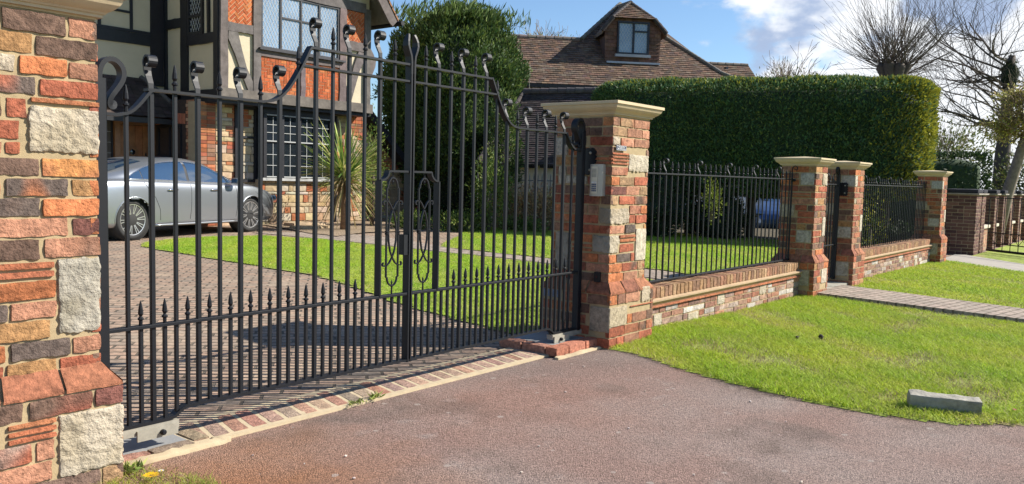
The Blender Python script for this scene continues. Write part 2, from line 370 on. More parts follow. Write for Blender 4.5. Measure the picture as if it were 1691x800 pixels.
# ------------------------------------------------------------------ ground
mb = MB(); mb.add([(-400, -400, -.16), (400, -400, -.16), (400, 400, -.16), (-400, 400, -.16)], [(0, 1, 2, 3)], (.3,)*3)
o = mb.build('ground', M_soil); o['kind'] = 'structure'
VERGE_A = [(5.257, 3.14), (5.19, 2.9), (5.074, 2.677), (4.96, 2.35), (4.876, 1.978), (4.82, 1.65), (4.80, 1.37), (4.83, 1.045), (4.95, .78), (5.2, .52), (5.7, .2), (6.6, -.15), (8.0, -.5), (9.15, -.7), (9.47, 1.07), (9.66, 2.1), (9.86, 3.12), (9.86, 3.45), (5.8, 3.45), (5.8, 3.26), (5.257, 3.26)]
VERGE_B = [(11.0, 3.24), (10.6, 2.1), (10.2, 1.13), (9.9, -.7), (12.5, -1.2), (15.7, -1.4), (15.95, 1.86), (17.25, 3.2), (17.25, 3.45), (11.8, 3.45), (11.8, 3.24)]
# tarmac apron and road: one sheet up to the brick edging, following the slight fall of the verge
mb = MB(); vs = []; fs = []; nx, ny = 60, 24
for i in range(nx+1):
    for j in range(ny+1):
        x = -6+36*i/nx; y = -7+10.44*j/ny; vs.append((x, y, gz(x, y)-.006))
for i in range(nx):
    for j in range(ny): fs.append((i*(ny+1)+j, (i+1)*(ny+1)+j, (i+1)*(ny+1)+j+1, i*(ny+1)+j+1))
mb.add(vs, fs, (.3,)*3); road = mb.build('road', M_tarmac, smooth=True); road['kind'] = 'structure'
gridsheet('driveway', -6, 20, 3.436, 26, 104, 90, -.004, M_drive)
va = gridsheet('verge_left', 4.6, 10, -.8, 3.5, 110, 90, -.003, M_soil, VERGE_A)
vb = gridsheet('verge_right', 9.8, 17.4, -1.5, 3.5, 110, 70, -.003, M_soil, VERGE_B); va.name = vb.name = 'verge'; vb.name = 'verge.001'
LAWN1 = [(6.45, 12.75), (6.1, 12.1), (6.03, 10.84), (5.93, 9.16), (5.9, 7.7), (5.62, 6.5), (5.40, 5.8), (5.30, 5.08), (5.2, 4.47), (5.12, 3.98), (5.6, 3.9), (9.3, 3.9), (9.3, 5.2), (9.2, 6.7), (9.15, 7.68), (9.1, 8.68), (9.18, 10.6), (9.2, 12.0), (8.84, 13.05), (7.9, 13.3), (7.2, 13.2)]
LAWN2 = [(9.93, 9.5), (10.4, 9.95), (11.05, 10.35), (12.4, 11.3), (13.7, 12.4), (14.6, 12.8), (15.6, 11.5), (17.2, 9), (17.6, 5), (17.4, 3.9), (10.1, 3.9), (10.35, 5.4), (10.1, 6.2), (9.86, 7.1), (9.82, 8.2)]
gridsheet('lawn_front', 5, 9.4, 3.8, 13.4, 55, 120, .008, M_soil, LAWN1).name = 'lawn'
gridsheet('lawn_right', 9.7, 17.8, 3.8, 12.9, 90, 100, .008, M_soil, LAWN2).name = 'lawn.001'
M_shadesoil = mat('shade_dark_soil', (.075, .06, .035), rough=.95, var=.4, vscale=8, bump=1, bscale=25, bdist=.03)  # soil darkened to put the shade beyond the hedge into its colour
gridsheet('garden_ground', 16.4, 44, 3.95, 30, 54, 52, .010, M_shadesoil)
# raised path to the pedestrian gate, and the path across the garden
def strip(name, pts_l, pts_r, top, thick, mt):
    mb = MB(); n = len(pts_l); vs = []
    for (a, b) in zip(pts_l, pts_r): vs += [(a[0], a[1], gz(*a)+top), (b[0], b[1], gz(*b)+top), (b[0], b[1], gz(*b)+top-thick), (a[0], a[1], gz(*a)+top-thick)]
    fs = []
    for i in range(n-1):
        for j in range(4): fs.append((i*4+j, i*4+(j+1) % 4, i*4+4+(j+1) % 4, i*4+4+j))
    fs += [(0, 1, 2, 3), (4*n-1, 4*n-2, 4*n-3, 4*n-4)]
    mb.add(vs, fs, (.3,)*3); o = mb.build(name, mt); o['kind'] = 'structure'; return o
lerp = lambda a, b, t: tuple(a[k]+(b[k]-a[k])*t for k in range(len(a)))
PL = [lerp((9.93, 3.3), (9.22, -.8), i/12) for i in range(13)]; PR = [lerp((11.0, 3.3), (9.88, -.8), i/12) for i in range(13)]
strip('path', PL, PR, .05, .12, M_path)
mb = MB(); mb.box(10.26, 11.28, 3.306, 3.78, -.13, -.004); o = mb.build('gate_sill', M_concrete); tag(o, 'stone sill on the ground beneath the narrow pedestrian gate', 'door sill')
pav = MB(); pv = [(17.25, 3.42), (15.92, 1.84), (15.7, -1.5), (17.2, -1.6), (17.9, 2.1), (19.3, 3.3), (19.3, 3.5)]
pav.add([(x, y, -.078) for x, y in pv], [tuple(range(len(pv)))[::-1]], (.3,)*3); M_pave = mat('concrete_drive', (.33, .30, .26), rough=.9, var=.1, vscale=5, bump=.3, bscale=60)
o = pav.build('pavement', M_pave); o['kind'] = 'structure'
gl = MB(); gp = [(19.2, 3.45), (17.9, 2.0), (17.3, -1.6), (60, -3), (60, 3.2), (19.4, 3.2)]; gl.add([(x, y, -.09) for x, y in gp], [tuple(range(len(gp)))], (.3,)*3); o = gl.build('far_verge', M_soil); o['kind'] = 'structure'
GP = [(9.2, 13.9), (9.35, 12.0), (9.35, 10.6), (9.25, 8.7), (9.33, 7.7), (9.35, 6.7), (9.5, 5.2), (9.6, 3.8)]
GQ = [(10.6, 13.3), (10.6, 11.6), (10.2, 10.2), (9.85, 9.2), (9.75, 8.0), (9.98, 6.7), (10.25, 5.4), (10.05, 3.8)]
strip('garden_path', GP, GQ, .006, .03, M_path)
bed = [(9.95, 13.1), (9.9, 12.2), (11.1, 12.75), (12.2, 12.5), (13.4, 13.7), (14.3, 15.4), (13.0, 15.8), (10.7, 15.8), (10.5, 14.9)]
M_bed = mat('gravel_bed', (.27, .20, .13), rough=.95, var=.35, vscale=40, bump=1, bscale=40, bdist=.03)
gridsheet('gravel_bed', 9.8, 14.4, 12.1, 15.9, 60, 50, .02, M_bed, bed)

# ------------------------------------------------------------------ masonry
RED = (.32, .10, .055); ORG = (.41, .145, .06); PINK = (.35, .17, .105); BRN = (.13, .08, .058); GRY = (.12, .09, .075); TAN = (.32, .175, .075); PUR = (.17, .07, .055); BUF = (.34, .21, .115); BLU = (.07, .08, .11); STN = (.42, .35, .26); WHT = (.44, .38, .29); TER = (.36, .13, .065); DRED = (.25, .085, .055)
PAL = [RED, ORG, PINK, BRN, (.17, .10, .07), TAN, RED, (.23, .115, .075), RED, DRED, PINK, ORG, (.28, .155, .095), (.31, .12, .065), BRN]
def facemap(face, X0, Y0, W, D):
    """returns function (a, z, d)->xyz ; a along face from its left as seen from outside"""
    return {'F': lambda a, d: (X0+a, Y0-d), 'L': lambda a, d: (X0-d, Y0+D-a), 'R': lambda a, d: (X0+W+d, Y0+a), 'B': lambda a, d: (X0+W-a, Y0+D+d)}[face]
def facebox(mb, fm, a0, a1, z0, z1, d0, d1, **k):
    p, q = fm(a0, d0), fm(a1, d1); mb.rbox(min(p[0], q[0]), max(p[0], q[0]), min(p[1], q[1]), max(p[1], q[1]), z0, z1, **k)
def masonry(mb, X0, Y0, W, D, rows, stones, res, proud=.0028, special={}, faces='FLRB', amp=.003, pal=PAL, r=.0034, lw=0):
    """brick faces round a rectangular core. stones: {face: [(a0,a1,z0,z1,kind,colour)]}; rows: z boundaries list [(z0,z1)]"""
    rnd = random.Random(int(X0*100)+int(rows[0][0]*10)); jt = .0095; k = 0
    for i, (z0, z1) in enumerate(rows):
        for face in faces:
            fm = facemap(face, X0, Y0, W, D); Wd = W if face in 'FB' else D
            hdr = (i % 2 == 0) if face in 'FB' else (i % 2 == 1)
            cuts = [0]; s_ = .103 if hdr else .215
            while cuts[-1]+s_ < Wd-.07: cuts.append(cuts[-1]+s_+jt); s_ = .215 if rnd.random() > .22 else .103
            sp = special.get((face, i))
            if sp: segs = [(a, b, c) for a, b, c in sp]
            else: segs = [(cuts[j], (cuts[j+1]-jt if j+1 < len(cuts) else Wd), None) for j in range(len(cuts))]
            for a, b, c in segs:
                k += 1
                a_, b_ = a+(rnd.uniform(-.004, .004) if a > 0 else 0), b+(rnd.uniform(-.004, .004) if b < Wd else 0)
                skip = False
                for st in stones.get(face, []):
                    if st[2] < z1-.012 and st[3] > z0+.012 and st[0]-jt < b_ and st[1]+jt > a_:
                        if st[0]-a_ > .045: b_ = st[0]-jt
                        elif b_-st[1] > .045: a_ = st[1]+jt
                        else: skip = True
                if skip: continue
                cc = c or pal[rnd.randrange(len(pal))]; g = rnd.uniform(.8, 1.2); cc = tuple(x*g for x in cc)
                c2 = pal[rnd.randrange(len(pal))] if rnd.random() < .35 else None
                e0 = proud if a_ <= 0 else 0; e1 = proud if b_ >= Wd else 0
                pr = proud+rnd.uniform(-.002, .003)
                facebox(mb, fm, a_-e0*.4, b_+e1*.4, z0+rnd.uniform(0, .003), z1-jt+rnd.uniform(-.003, .003), -.03-k % 7*.0004, pr, r=r, res=res, amp=amp, col=cc, colv=.25, seed=k*3.7+X0, col2=c2)
def add_stones(mb, X0, Y0, W, D, stones, res, amp=.012, only='S'):
    for face, L_ in stones.items():
        fm = facemap(face, X0, Y0, W, D)
        for j, (a0, a1, z0, z1, kind, c) in enumerate(L_):
            if kind not in only: continue
            if kind == 'S': facebox(mb, fm, a0, a1, z0, z1, -.035, .006, r=.007, res=res*.8, amp=amp*.55, fr=42, col=c, colv=.18, seed=j*9.1+X0, col2=(c[0]*.8, c[1]*.78, c[2]*.72))
            elif kind == 'M': facebox(mb, fm, a0, a1, z0, z1, -.035, .007, r=.006, res=res, amp=.002, col=c, colv=.1, seed=j*5.1)
            elif kind == 'T':      # creasing tiles: thin clay courses
                n = max(1, round((z1-z0)/.027)); h = (z1-z0)/n
                for q in range(n): facebox(mb, fm, a0, a1, z0+h*q+.004, z0+h*(q+1)-.007, -.03-.0003*q, .008, r=.003, res=res*1.3, amp=.0012, col=jit(c, .12), colv=.1, seed=q+a0)
def each_stone(X0, Y0, W, D, stones, res, par):
    for f, L_ in stones.items():
        for e in L_:
            if e[4] == 'S': mb = MB(); add_stones(mb, X0+0, Y0, W, D, {f: [e]}, res); mb.build('rough_stone', M_stone, par, smooth=True)
def cap_profile(mb, X0, Y0, W, D, z, p, h, col=(.5, .4, .3)):
    """cast stone cap: stepped mould with hollow and low pyramid top"""
    def ring(e, zz): return [(X0-e, Y0-e, zz), (X0+W+e, Y0-e, zz), (X0+W+e, Y0+D+e, zz), (X0-e, Y0+D+e, zz)]
    prof = [(.008, 0), (.008, .08), (.22, .08), (.22, .2), (.30, .2), (.36, .27), (.50, .34), (.62, .42), (.76, .54), (.84, .66), (.86, .78), (.86, .795), (1.0, .795), (1.0, .985), (.97, 1.0)]
    vs = []; fs = []
    vs += ring(-.02, z)
    for a, b in prof: vs += ring(p*a, z+h*b)
    c = (X0+W/2, Y0+D/2); vs += [(c[0], c[1], z+h+.022)]
    n = len(prof)+1
    for i in range(n-1):
        for j in range(4): fs.append((i*4+j, i*4+(j+1) % 4, i*4+4+(j+1) % 4, i*4+4+j))
    for j in range(4): fs.append((n*4-4+j, n*4-4+(j+1) % 4, n*4))
    mb.add(vs, fs, col)
def pillar(name, label, X0, Y0, W, D, base, pz, rows_sh, zt, cap_h, cap_p, res, stones={}, pstones={}, special={}, special_p={}, e=.057, group=None, amp=.003):
    """X0,Y0: front-left corner of the shaft; base z, plinth top pz, shaft rows, cap underside zt"""
    t = thing(name, label, 'gate pillar', (X0+W/2, Y0+D/2, base), group)
    k = .004
    mb = MB(); mb.box(X0+k, X0+W-k, Y0+k, Y0+D-k, pz, zt+.004); sh = mb.build('shaft', M_mortar, t)
    mb = MB(); masonry(mb, X0, Y0, W, D, rows_sh, stones, res, special=special, amp=amp); add_stones(mb, X0, Y0, W, D, stones, res*1.1, only='MT'); mb.build('brickwork', M_brick, sh, smooth=True)
    if any(s[4] == 'S' for v in stones.values() for s in v):
        each_stone(X0, Y0, W, D, stones, res*.85, sh)
    Xp, Yp, Wp, Dp = X0-e, Y0-e, W+2*e, D+2*e
    mb = MB(); mb.box(Xp+k, Xp+Wp-k, Yp+k, Yp+Dp-k, base-.12, pz-.075); pl = mb.build('plinth', M_mortar, t)
    top = pz-.082; n = max(2, round((top-base)/.077)); h = (top-base)/n
    rows = [(base+h*i, base+h*(i+1)) for i in range(n)]
    mb = MB(); masonry(mb, Xp, Yp, Wp, Dp, rows, pstones, res, special=special_p, amp=amp); add_stones(mb, Xp, Yp, Wp, Dp, pstones, res, only='MT')
    # sloping plinth bricks
    for face in 'FLRB':
        fm = facemap(face, Xp, Yp, Wp, Dp); Wd = Wp if face in 'FB' else Dp; nb = 3 if Wd < .8 else 4
        for q in range(nb):
            a0 = Wd*q/nb+(.005 if q else -.004); a1 = Wd*(q+1)/nb-(.005 if q < nb-1 else -.004); A0 = e if q == 0 else a0+(e*.25 if q == 1 and nb > 2 else 0); A1 = Wd-e if q == nb-1 else a1
            cc = jit(random.choice([(.27, .11, .06), (.30, .125, .065), (.23, .09, .055)]), .12); vs = []; cl_ = []
            na, nh = 16, 8
            for i in range(na+1):
                for j in range(nh+1):
                    v = j/nh; a = (a0+(a1-a0)*i/na)*(1-v)+(A0+(A1-A0)*i/na)*v
                    if j == 0: d, zz = .004, top-.004
                    elif j == 1: d, zz = .005, top+.012
                    else: vv = (j-1)/(nh-1); d, zz = .005-(e+.001)*vv, top+.012+(pz+.004-top-.012)*vv
                    xy = fm(a, d+.002*noise.noise(Vector((a*30+X0*9, zz*30, q)))); vs.append((xy[0], xy[1], zz+.003*noise.noise(Vector((a*30, q*3+zz*30, X0))))); g_ = 1+.3*noise.noise(Vector((a*22, zz*30, q+X0))); cl_.append([v_*g_ for v_ in cc])
            F_ = [(i*(nh+1)+j, (i+1)*(nh+1)+j, (i+1)*(nh+1)+j+1, i*(nh+1)+j+1) for i in range(na) for j in range(nh)]
            mb.add(vs, F_, cl_)
    mb.build('plinth_brickwork', M_brick, pl, smooth=True)
    mb = MB(); mb.add([(Xp+k, Yp+k, top-.01), (Xp+Wp-k, Yp+k, top-.01), (Xp+Wp-k, Yp+Dp-k, top-.01), (Xp+k, Yp+Dp-k, top-.01), (X0+.002, Y0+.002, pz), (X0+W-.002, Y0+.002, pz), (X0+W-.002, Y0+D-.002, pz), (X0+.002, Y0+D-.002, pz)], [(0, 1, 5, 4), (1, 2, 6, 5), (2, 3, 7, 6), (3, 0, 4, 7), (4, 5, 6, 7)]); mb.build('plinth_bed', M_mortar, pl)
    if any(s[4] == 'S' for v in pstones.values() for s in v):
        each_stone(Xp, Yp, Wp, Dp, pstones, res*.85, pl)
    mb = MB(); cap_profile(mb, X0, Y0, W, D, zt, cap_p, cap_h); mb.build('cap', M_cap, t)
    return t
# left pillar: rows read off the photograph
LX, LW, PY = .95, .54, 3.305
rowsL = [(.48, .538), (.538, .612), (.612, .69), (.69, .765), (.765, .845), (.845, .915), (.918, 1.0), (1.0, 1.078), (1.078, 1.154), (1.154, 1.227), (1.227, 1.305), (1.305, 1.36), (1.36, 1.44), (1.44, 1.52), (1.528, 1.603), (1.603, 1.677), (1.677, 1.757), (1.757, 1.84)]
a_ = lambda x: x-LX
spL = {('F', 0): [(0, .19, RED), (.2, a_(1.325), TAN), (a_(1.335), .54, RED)], ('F', 1): [(0, a_(1.145), ORG), (a_(1.165), a_(1.375), GRY), (a_(1.39), .54, PINK)],
       ('F', 2): [(0, .1, BRN), (.11, a_(1.30), TAN), (a_(1.315), a_(1.37), RED)], ('F', 3): [(0, .03, RED), (.04, a_(1.155), GRY), (a_(1.17), a_(1.33), PINK)],
       ('F', 4): [(0, a_(1.33), ORG)], ('F', 5): [(0, .05, RED)],
       ('F', 6): [(0, a_(1.272), BRN), (a_(1.285), .54, PINK)], ('F', 7): [(0, .16, RED), (.17, a_(1.375), PINK), (a_(1.39), .54, PUR)],
       ('F', 8): [(0, a_(1.272), GRY), (a_(1.285), .54, ORG)], ('F', 9): [(0, a_(1.145), RED), (a_(1.165), a_(1.375), GRY), (a_(1.39), .54, TAN)],
       ('F', 10): [(0, a_(1.272), BRN), (a_(1.285), .54, (.45, .20, .07))], ('F', 11): [(0, .2, PINK), (.21, a_(1.21), RED)],
       ('F', 12): [(0, .08, PINK), (.09, a_(1.21), RED)], ('F', 13): [(0, a_(1.15), BRN), (a_(1.165), a_(1.235), RED)],
       ('F', 14): [(0, .02, RED), (.03, a_(1.265), GRY), (a_(1.28), .54, RED)], ('F', 15): [(0, a_(1.2), STN), (a_(1.212), a_(1.378), ORG), (a_(1.388), .54, PINK)],
       ('F', 16): [(0, .04, GRY), (.05, a_(1.26), TAN), (a_(1.275), .54, BRN)], ('F', 17): [(0, .19, RED), (a_(1.157), a_(1.376), BRN), (a_(1.387), .54, PINK)]}
stL = {'F': [(a_(1.335), .543, .622, .912, 'S', (.34, .31, .25)), (a_(1.243), .543, 1.318, 1.488, 'S', WHT), (a_(1.25), .546, 1.498, 1.527, 'T', TER), (a_(1.13), a_(1.32), .845, .912, 'T', TER)]}
pX = LX-.057; b_ = lambda x: x-pX
spPL = {('F', 4): [(0, .03, BRN), (.04, b_(1.18), BRN), (b_(1.20), b_(1.43), DRED), (b_(1.445), .654, PUR)], ('F', 3): [(0, .1, RED)], ('F', 2): [(0, b_(1.205), (.24, .19, .155)), (b_(1.222), b_(1.285), PINK)],
        ('F', 1): [(0, b_(1.28), PINK)], ('F', 0): [(0, b_(1.2), GRY), (b_(1.215), b_(1.455), (.2, .13, .1)), (b_(1.47), .654, BUF)]}
pstL = {'F': [(b_(1.305), .657, .075, .318, 'S', WHT), (b_(1.13), b_(1.295), .24, .322, 'T', TER)]}
pillar('brick_pillar', 'large red and brown brick gate pillar at the left edge beside the driveway, seen closest', LX, PY, LW, .54, -.0, .485, rowsL, 1.838, .105, .085, .011, stL, pstL, spL, spPL, group='brick gate pillars with pale stone caps', amp=.0035)
# right main pillar
MX = 5.282
def mkrows(z0, z1, n): h = (z1-z0)/n; return [(z0+h*i, z0+h*(i+1)) for i in range(n)]
rowsM = mkrows(.492, 1.758, 17)
zr = lambda i: rowsM[i][0]
spM = {('F', 16): [(0, .09, PINK), (.10, .30, BUF), (.31, .54, PINK)], ('F', 15): [(0, .20, BUF), (.21, .43, PINK), (.44, .54, PINK)], ('F', 14): [(.12, .31, PINK), (.32, .54, PINK)], ('F', 13): [(0, .20, ORG), (.21, .41, GRY), (.42, .54, ORG)],
       ('F', 12): [(.24, .44, GRY)], ('F', 11): [(0, .23, PINK)], ('F', 10): [(0, .11, ORG), (.12, .33, BUF), (.34, .54, RED)], ('F', 9): [(0, .21, PUR), (.22, .42, PINK), (.43, .54, BUF)], ('F', 8): [(0, .10, BUF), (.12, .34, RED), (.35, .54, PINK)],
       ('F', 6): [(.28, .37, RED), (.38, .54, RED)], ('F', 5): [(0, .21, PINK), (.22, .38, GRY)], ('F', 3): [(.15, .36, RED)], ('F', 2): [(0, .10, ORG), (.11, .31, GRY), (.32, .37, RED)], ('F', 1): [(0, .19, ORG), (.2, .42, RED), (.43, .54, BUF)], ('F', 0): [(0, .21, ORG), (.22, .44, PINK), (.45, .54, BUF)]}
stM = {'F': [(0, .10, zr(14)+.004, zr(15)-.006, 'S', STN), (.24, .543, 1.345, 1.478, 'S', WHT), (0, .235, zr(12)+.004, 1.49, 'T', TER), (-.002, .27, zr(6)+.002, zr(8)-.03, 'S', STN), (-.002, .13, zr(3)+.004, zr(5)-.014, 'S', WHT), (.145, .375, zr(4)+.004, zr(5)-.006, 'T', TER), (.385, .543, zr(2)-.0, zr(5)+.03, 'M', (.47, .41, .31))],
       'L': [(.44, .543, zr(6)+.002, zr(8)-.03, 'S', (.33, .29, .23)), (.39, .543, zr(3)+.004, zr(5)-.014, 'S', (.36, .33, .27)), (.28, .54, zr(12)+.004, zr(13)-.006, 'T', TER), (.08, .30, zr(14)+.004, zr(15)-.006, 'M', (.2, .18, .15)), (.04, .16, zr(1), zr(5)-.01, 'S', (.33, .29, .23)), (.02, .13, zr(13), zr(15)-.012, 'M', (.40, .36, .29)), (.2, .38, zr(3)+.002, zr(4)-.006, 'T', TER), (.12, .32, zr(10)+.003, zr(11)-.008, 'M', (.36, .32, .25)), (.05, .12, zr(10), zr(12)-.01, 'M', (.36, .32, .25))]}
pstM = {'F': [(-.002, .25, .16, .31, 'M', (.38, .31, .21)), (.47, .60, .31, .43, 'S', (.43, .35, .25)), (.3, .66, .285, .303, 'T', TER)], 'L': [(.48, .658, .12, .31, 'M', (.30, .26, .2)), (.02, .2, .34, .40, 'M', (.16, .19, .26))]}
pillar('brick_pillar', 'large brick gate pillar right of the driveway gates, carrying the entry keypad', MX, PY, .54, .54, 0, .492, rowsM, 1.758, .105, .085, .016, stM, pstM, spM, group='brick gate pillars with pale stone caps')
SP = [('slimmer brick pillar where the long railing ends, left of the narrow pedestrian gate', 9.81, -.05), ('slimmer brick pillar right of the narrow pedestrian gate, hinge plate on its side', 11.34, -.055), ('slimmer brick pillar at the far right end of the boundary wall, by the neighbouring drive', 16.62, -.075)]
for i, (lb, x, b) in enumerate(SP):
    Wq = .40; rw = mkrows(.44, 1.51, 14); z_ = lambda k: rw[k][0]; rq = random.Random(i)
    stq = {'F': [(.24, .402, z_(11)+.003, z_(13)-.01, 'S', WHT) if i == 0 else (.0, .1, z_(11), z_(13)-.01, 'M', (.42, .37, .29)), (.3, .402, z_(3), z_(6), 'M', WHT), (-.001, .09, z_(8), z_(9)-.01, 'S', STN)],
           'L': [(.24, .402, z_(11)+.003, z_(13)-.01, 'M', (.38, .35, .30)), (.22, .402, z_(2), z_(4)-.01, 'M', (.38, .34, .28)), (.0, .18, z_(6), z_(8)-.01, 'M', (.36, .30, .22)), (.1, .36, z_(9), z_(10)-.01, 'T', TER)]}
    pst = {'F': [(.26, .45, .1, .27, 'M', WHT)] if i == 0 else {}, 'L': [(.24, .46, .08, .27, 'M', (.36, .32, .25))]}
    pst['F'] = pst['F'] or []
    pillar('brick_pillar', lb, x, PY, Wq, .42, b, .44, rw, 1.51, .095, .075, .03, stq, pst, e=.05, group='slimmer brick pillars along the boundary', amp=.0025)
# low boundary walls with brick-on-edge coping and moulded string
def low_wall(label, x0, x1, base, seed):
    t = thing('boundary_wall', label, 'wall', ((x0+x1)/2, 3.55, base), 'low brick boundary walls under the railings')
    y0, D = 3.43, .26; rnd = random.Random(seed)
    mb = MB(); mb.box(x0, x1, y0+.004, y0+D-.004, base-.12, .345); core = mb.build('wall_core', M_mortar, t)
    mb = MB(); n = 4; h = (.19-base)/n; rows = [(base+h*i, base+h*(i+1)) for i in range(n)]
    st = []; x = .35
    while x < x1-x0-.3:
        if rnd.random() < .6: k0 = rnd.choice([0, 1, 1, 2]); st.append((x, x+rnd.uniform(.1, .22), rows[k0][0]+.004, rows[min(3, k0+rnd.choice([0, 1, 1]))][1]-.01, 'S', rnd.choice([STN, WHT, (.45, .4, .3)])))
        x += rnd.uniform(.4, .8)
    pal = [(.24, .12, .085), (.29, .15, .10), (.20, .12, .095), (.32, .19, .13), (.25, .17, .14), (.31, .13, .08), PINK, (.46, .41, .36), (.36, .28, .23), (.30, .2, .15)]
    masonry(mb, x0, y0, x1-x0, D, rows, {'F': st}, .03, faces='FB', pal=pal); mb.build('brickwork', M_brick, t, smooth=True)
    if st: each_stone(x0, y0, x1-x0, D, {'F': st}, .022, t)
    mb = MB(); x = x0+.003; k = 0
    while x < x1-.05:
        k += 1; wd = rnd.uniform(.062, .07); c = rnd.choice([(.30, .175, .09), (.33, .21, .12), (.30, .15, .09), (.27, .16, .09), (.23, .13, .08), (.28, .17, .09)]); g = rnd.uniform(.75, 1.2)
        mb.rbox(x, min(x+wd, x1), y0-.008, y0+D+.008, .265, .362+rnd.uniform(-.003, .003), r=.008, res=.04, amp=.003, col=tuple(v*g for v in c), colv=.2, seed=k)
        x += wd+.009
    mb.build('coping_brick', M_brick, t, smooth=True)
    mb = MB(); sec = [(-.0, .262), (.0, .258), (.048, .256), (.046, .243), (.030, .228), (.018, .213), (.014, .206), (0, .206), (-.02, .206), (-.02, .262)]
    mb.prism([(a, z) for a, z in sec], (x0, y0, 0), (x1, y0, 0), (0, -1, 0), (0, 0, 1)); mb.build('stone_string', M_string, t)
    mb = MB(); x = x0
    while x < x1-.02: x2 = min(x1, x+rnd.uniform(.24, .28)); mb.rbox(x+.001, x2-.001, y0-.028, y0+.02, .187, .2045, r=.003, res=.05, amp=.0015, col=jit(TER, .12), seed=x); x = x2
    mb.build('tile_creasing', M_brick, t)
low_wall('low brick wall under the long near railing, right of the main gate pillar', 5.885, 9.755, -.04, 3)
low_wall('low brick wall under the far railing, between the pedestrian gate and last pillar', 11.795, 16.565, -.07, 5)

# ------------------------------------------------------------------ iron gates and railings
IR = (.012, .013, .017)
def oct_(hx, hy, c=.22):
    k = c*min(hx, hy); return [(-hx+k, -hy), (hx-k, -hy), (hx, -hy+k), (hx, hy-k), (hx-k, hy), (-hx+k, hy), (-hx, hy-k), (-hx, -hy+k)]
def vbar(mb, x, y, z0, z1, hx, hy): mb.prism(oct_(hx, hy), (x, y, z0), (x, y, z1), (1, 0, 0), (0, 1, 0), IR)
def hbar(mb, x0, x1, y, z, hz, hy):
    p0, p1 = Vector((x0, y, z)), Vector((x1, y, z)); mb.prism(oct_(hy, hz), p0, p1, (0, 1, 0), (0, 0, 1), IR)
SPEAR = [(.0075, 0), (.0078, .026), (.0125, .030), (.0125, .036), (.0078, .041), (.0060, .046), (.0108, .058), (.0090, .082), (.0040, .110), (.0008, .120)]
def spear(mb, x, y, z, s=1): mb.lathe([(r*s*1.15, h*s) for r, h in SPEAR], (x, y, z), 8, IR)
def curl_pts(x, y, z, s=1, side=-1):
    P = [(0, 0), (.002, .025), (.020, .058), (.030, .082), (.031, .100)]
    cy, cz, r = .001, .119, .031
    for k in range(15):
        a = -.55+k*.40; q = r*(1-.030*k); P.append((cy+q*math.cos(a), cz+q*math.sin(a)))
    return [(x, y-side*a*s, z+b*s) for a, b in P]
def curl(mb, x, y, z, w=.040, t=.009, s=1): P = curl_pts(x, y, z, s); mb.sweep(P, (1, 0, 0), w, t, IR, [min(1, .52+.09*i) if i < 6 else 1 for i in range(len(P))])
CX, GY = 3.386, 3.52
def arc_z(o):
    """height of the top rail's underside line at offset o from the gate centre"""
    if o <= .72: return 1.912
    if o <= 1.0: t = (o-.72)/.28; return 1.608+.304*(1-math.sin(t*math.pi/2))**1.15
    if o <= 1.575: return 1.605
    if o <= 1.70: t = (o-1.575)/.125; return 1.600-.108*math.sin(t*math.pi/2)**1.1
    return 1.487
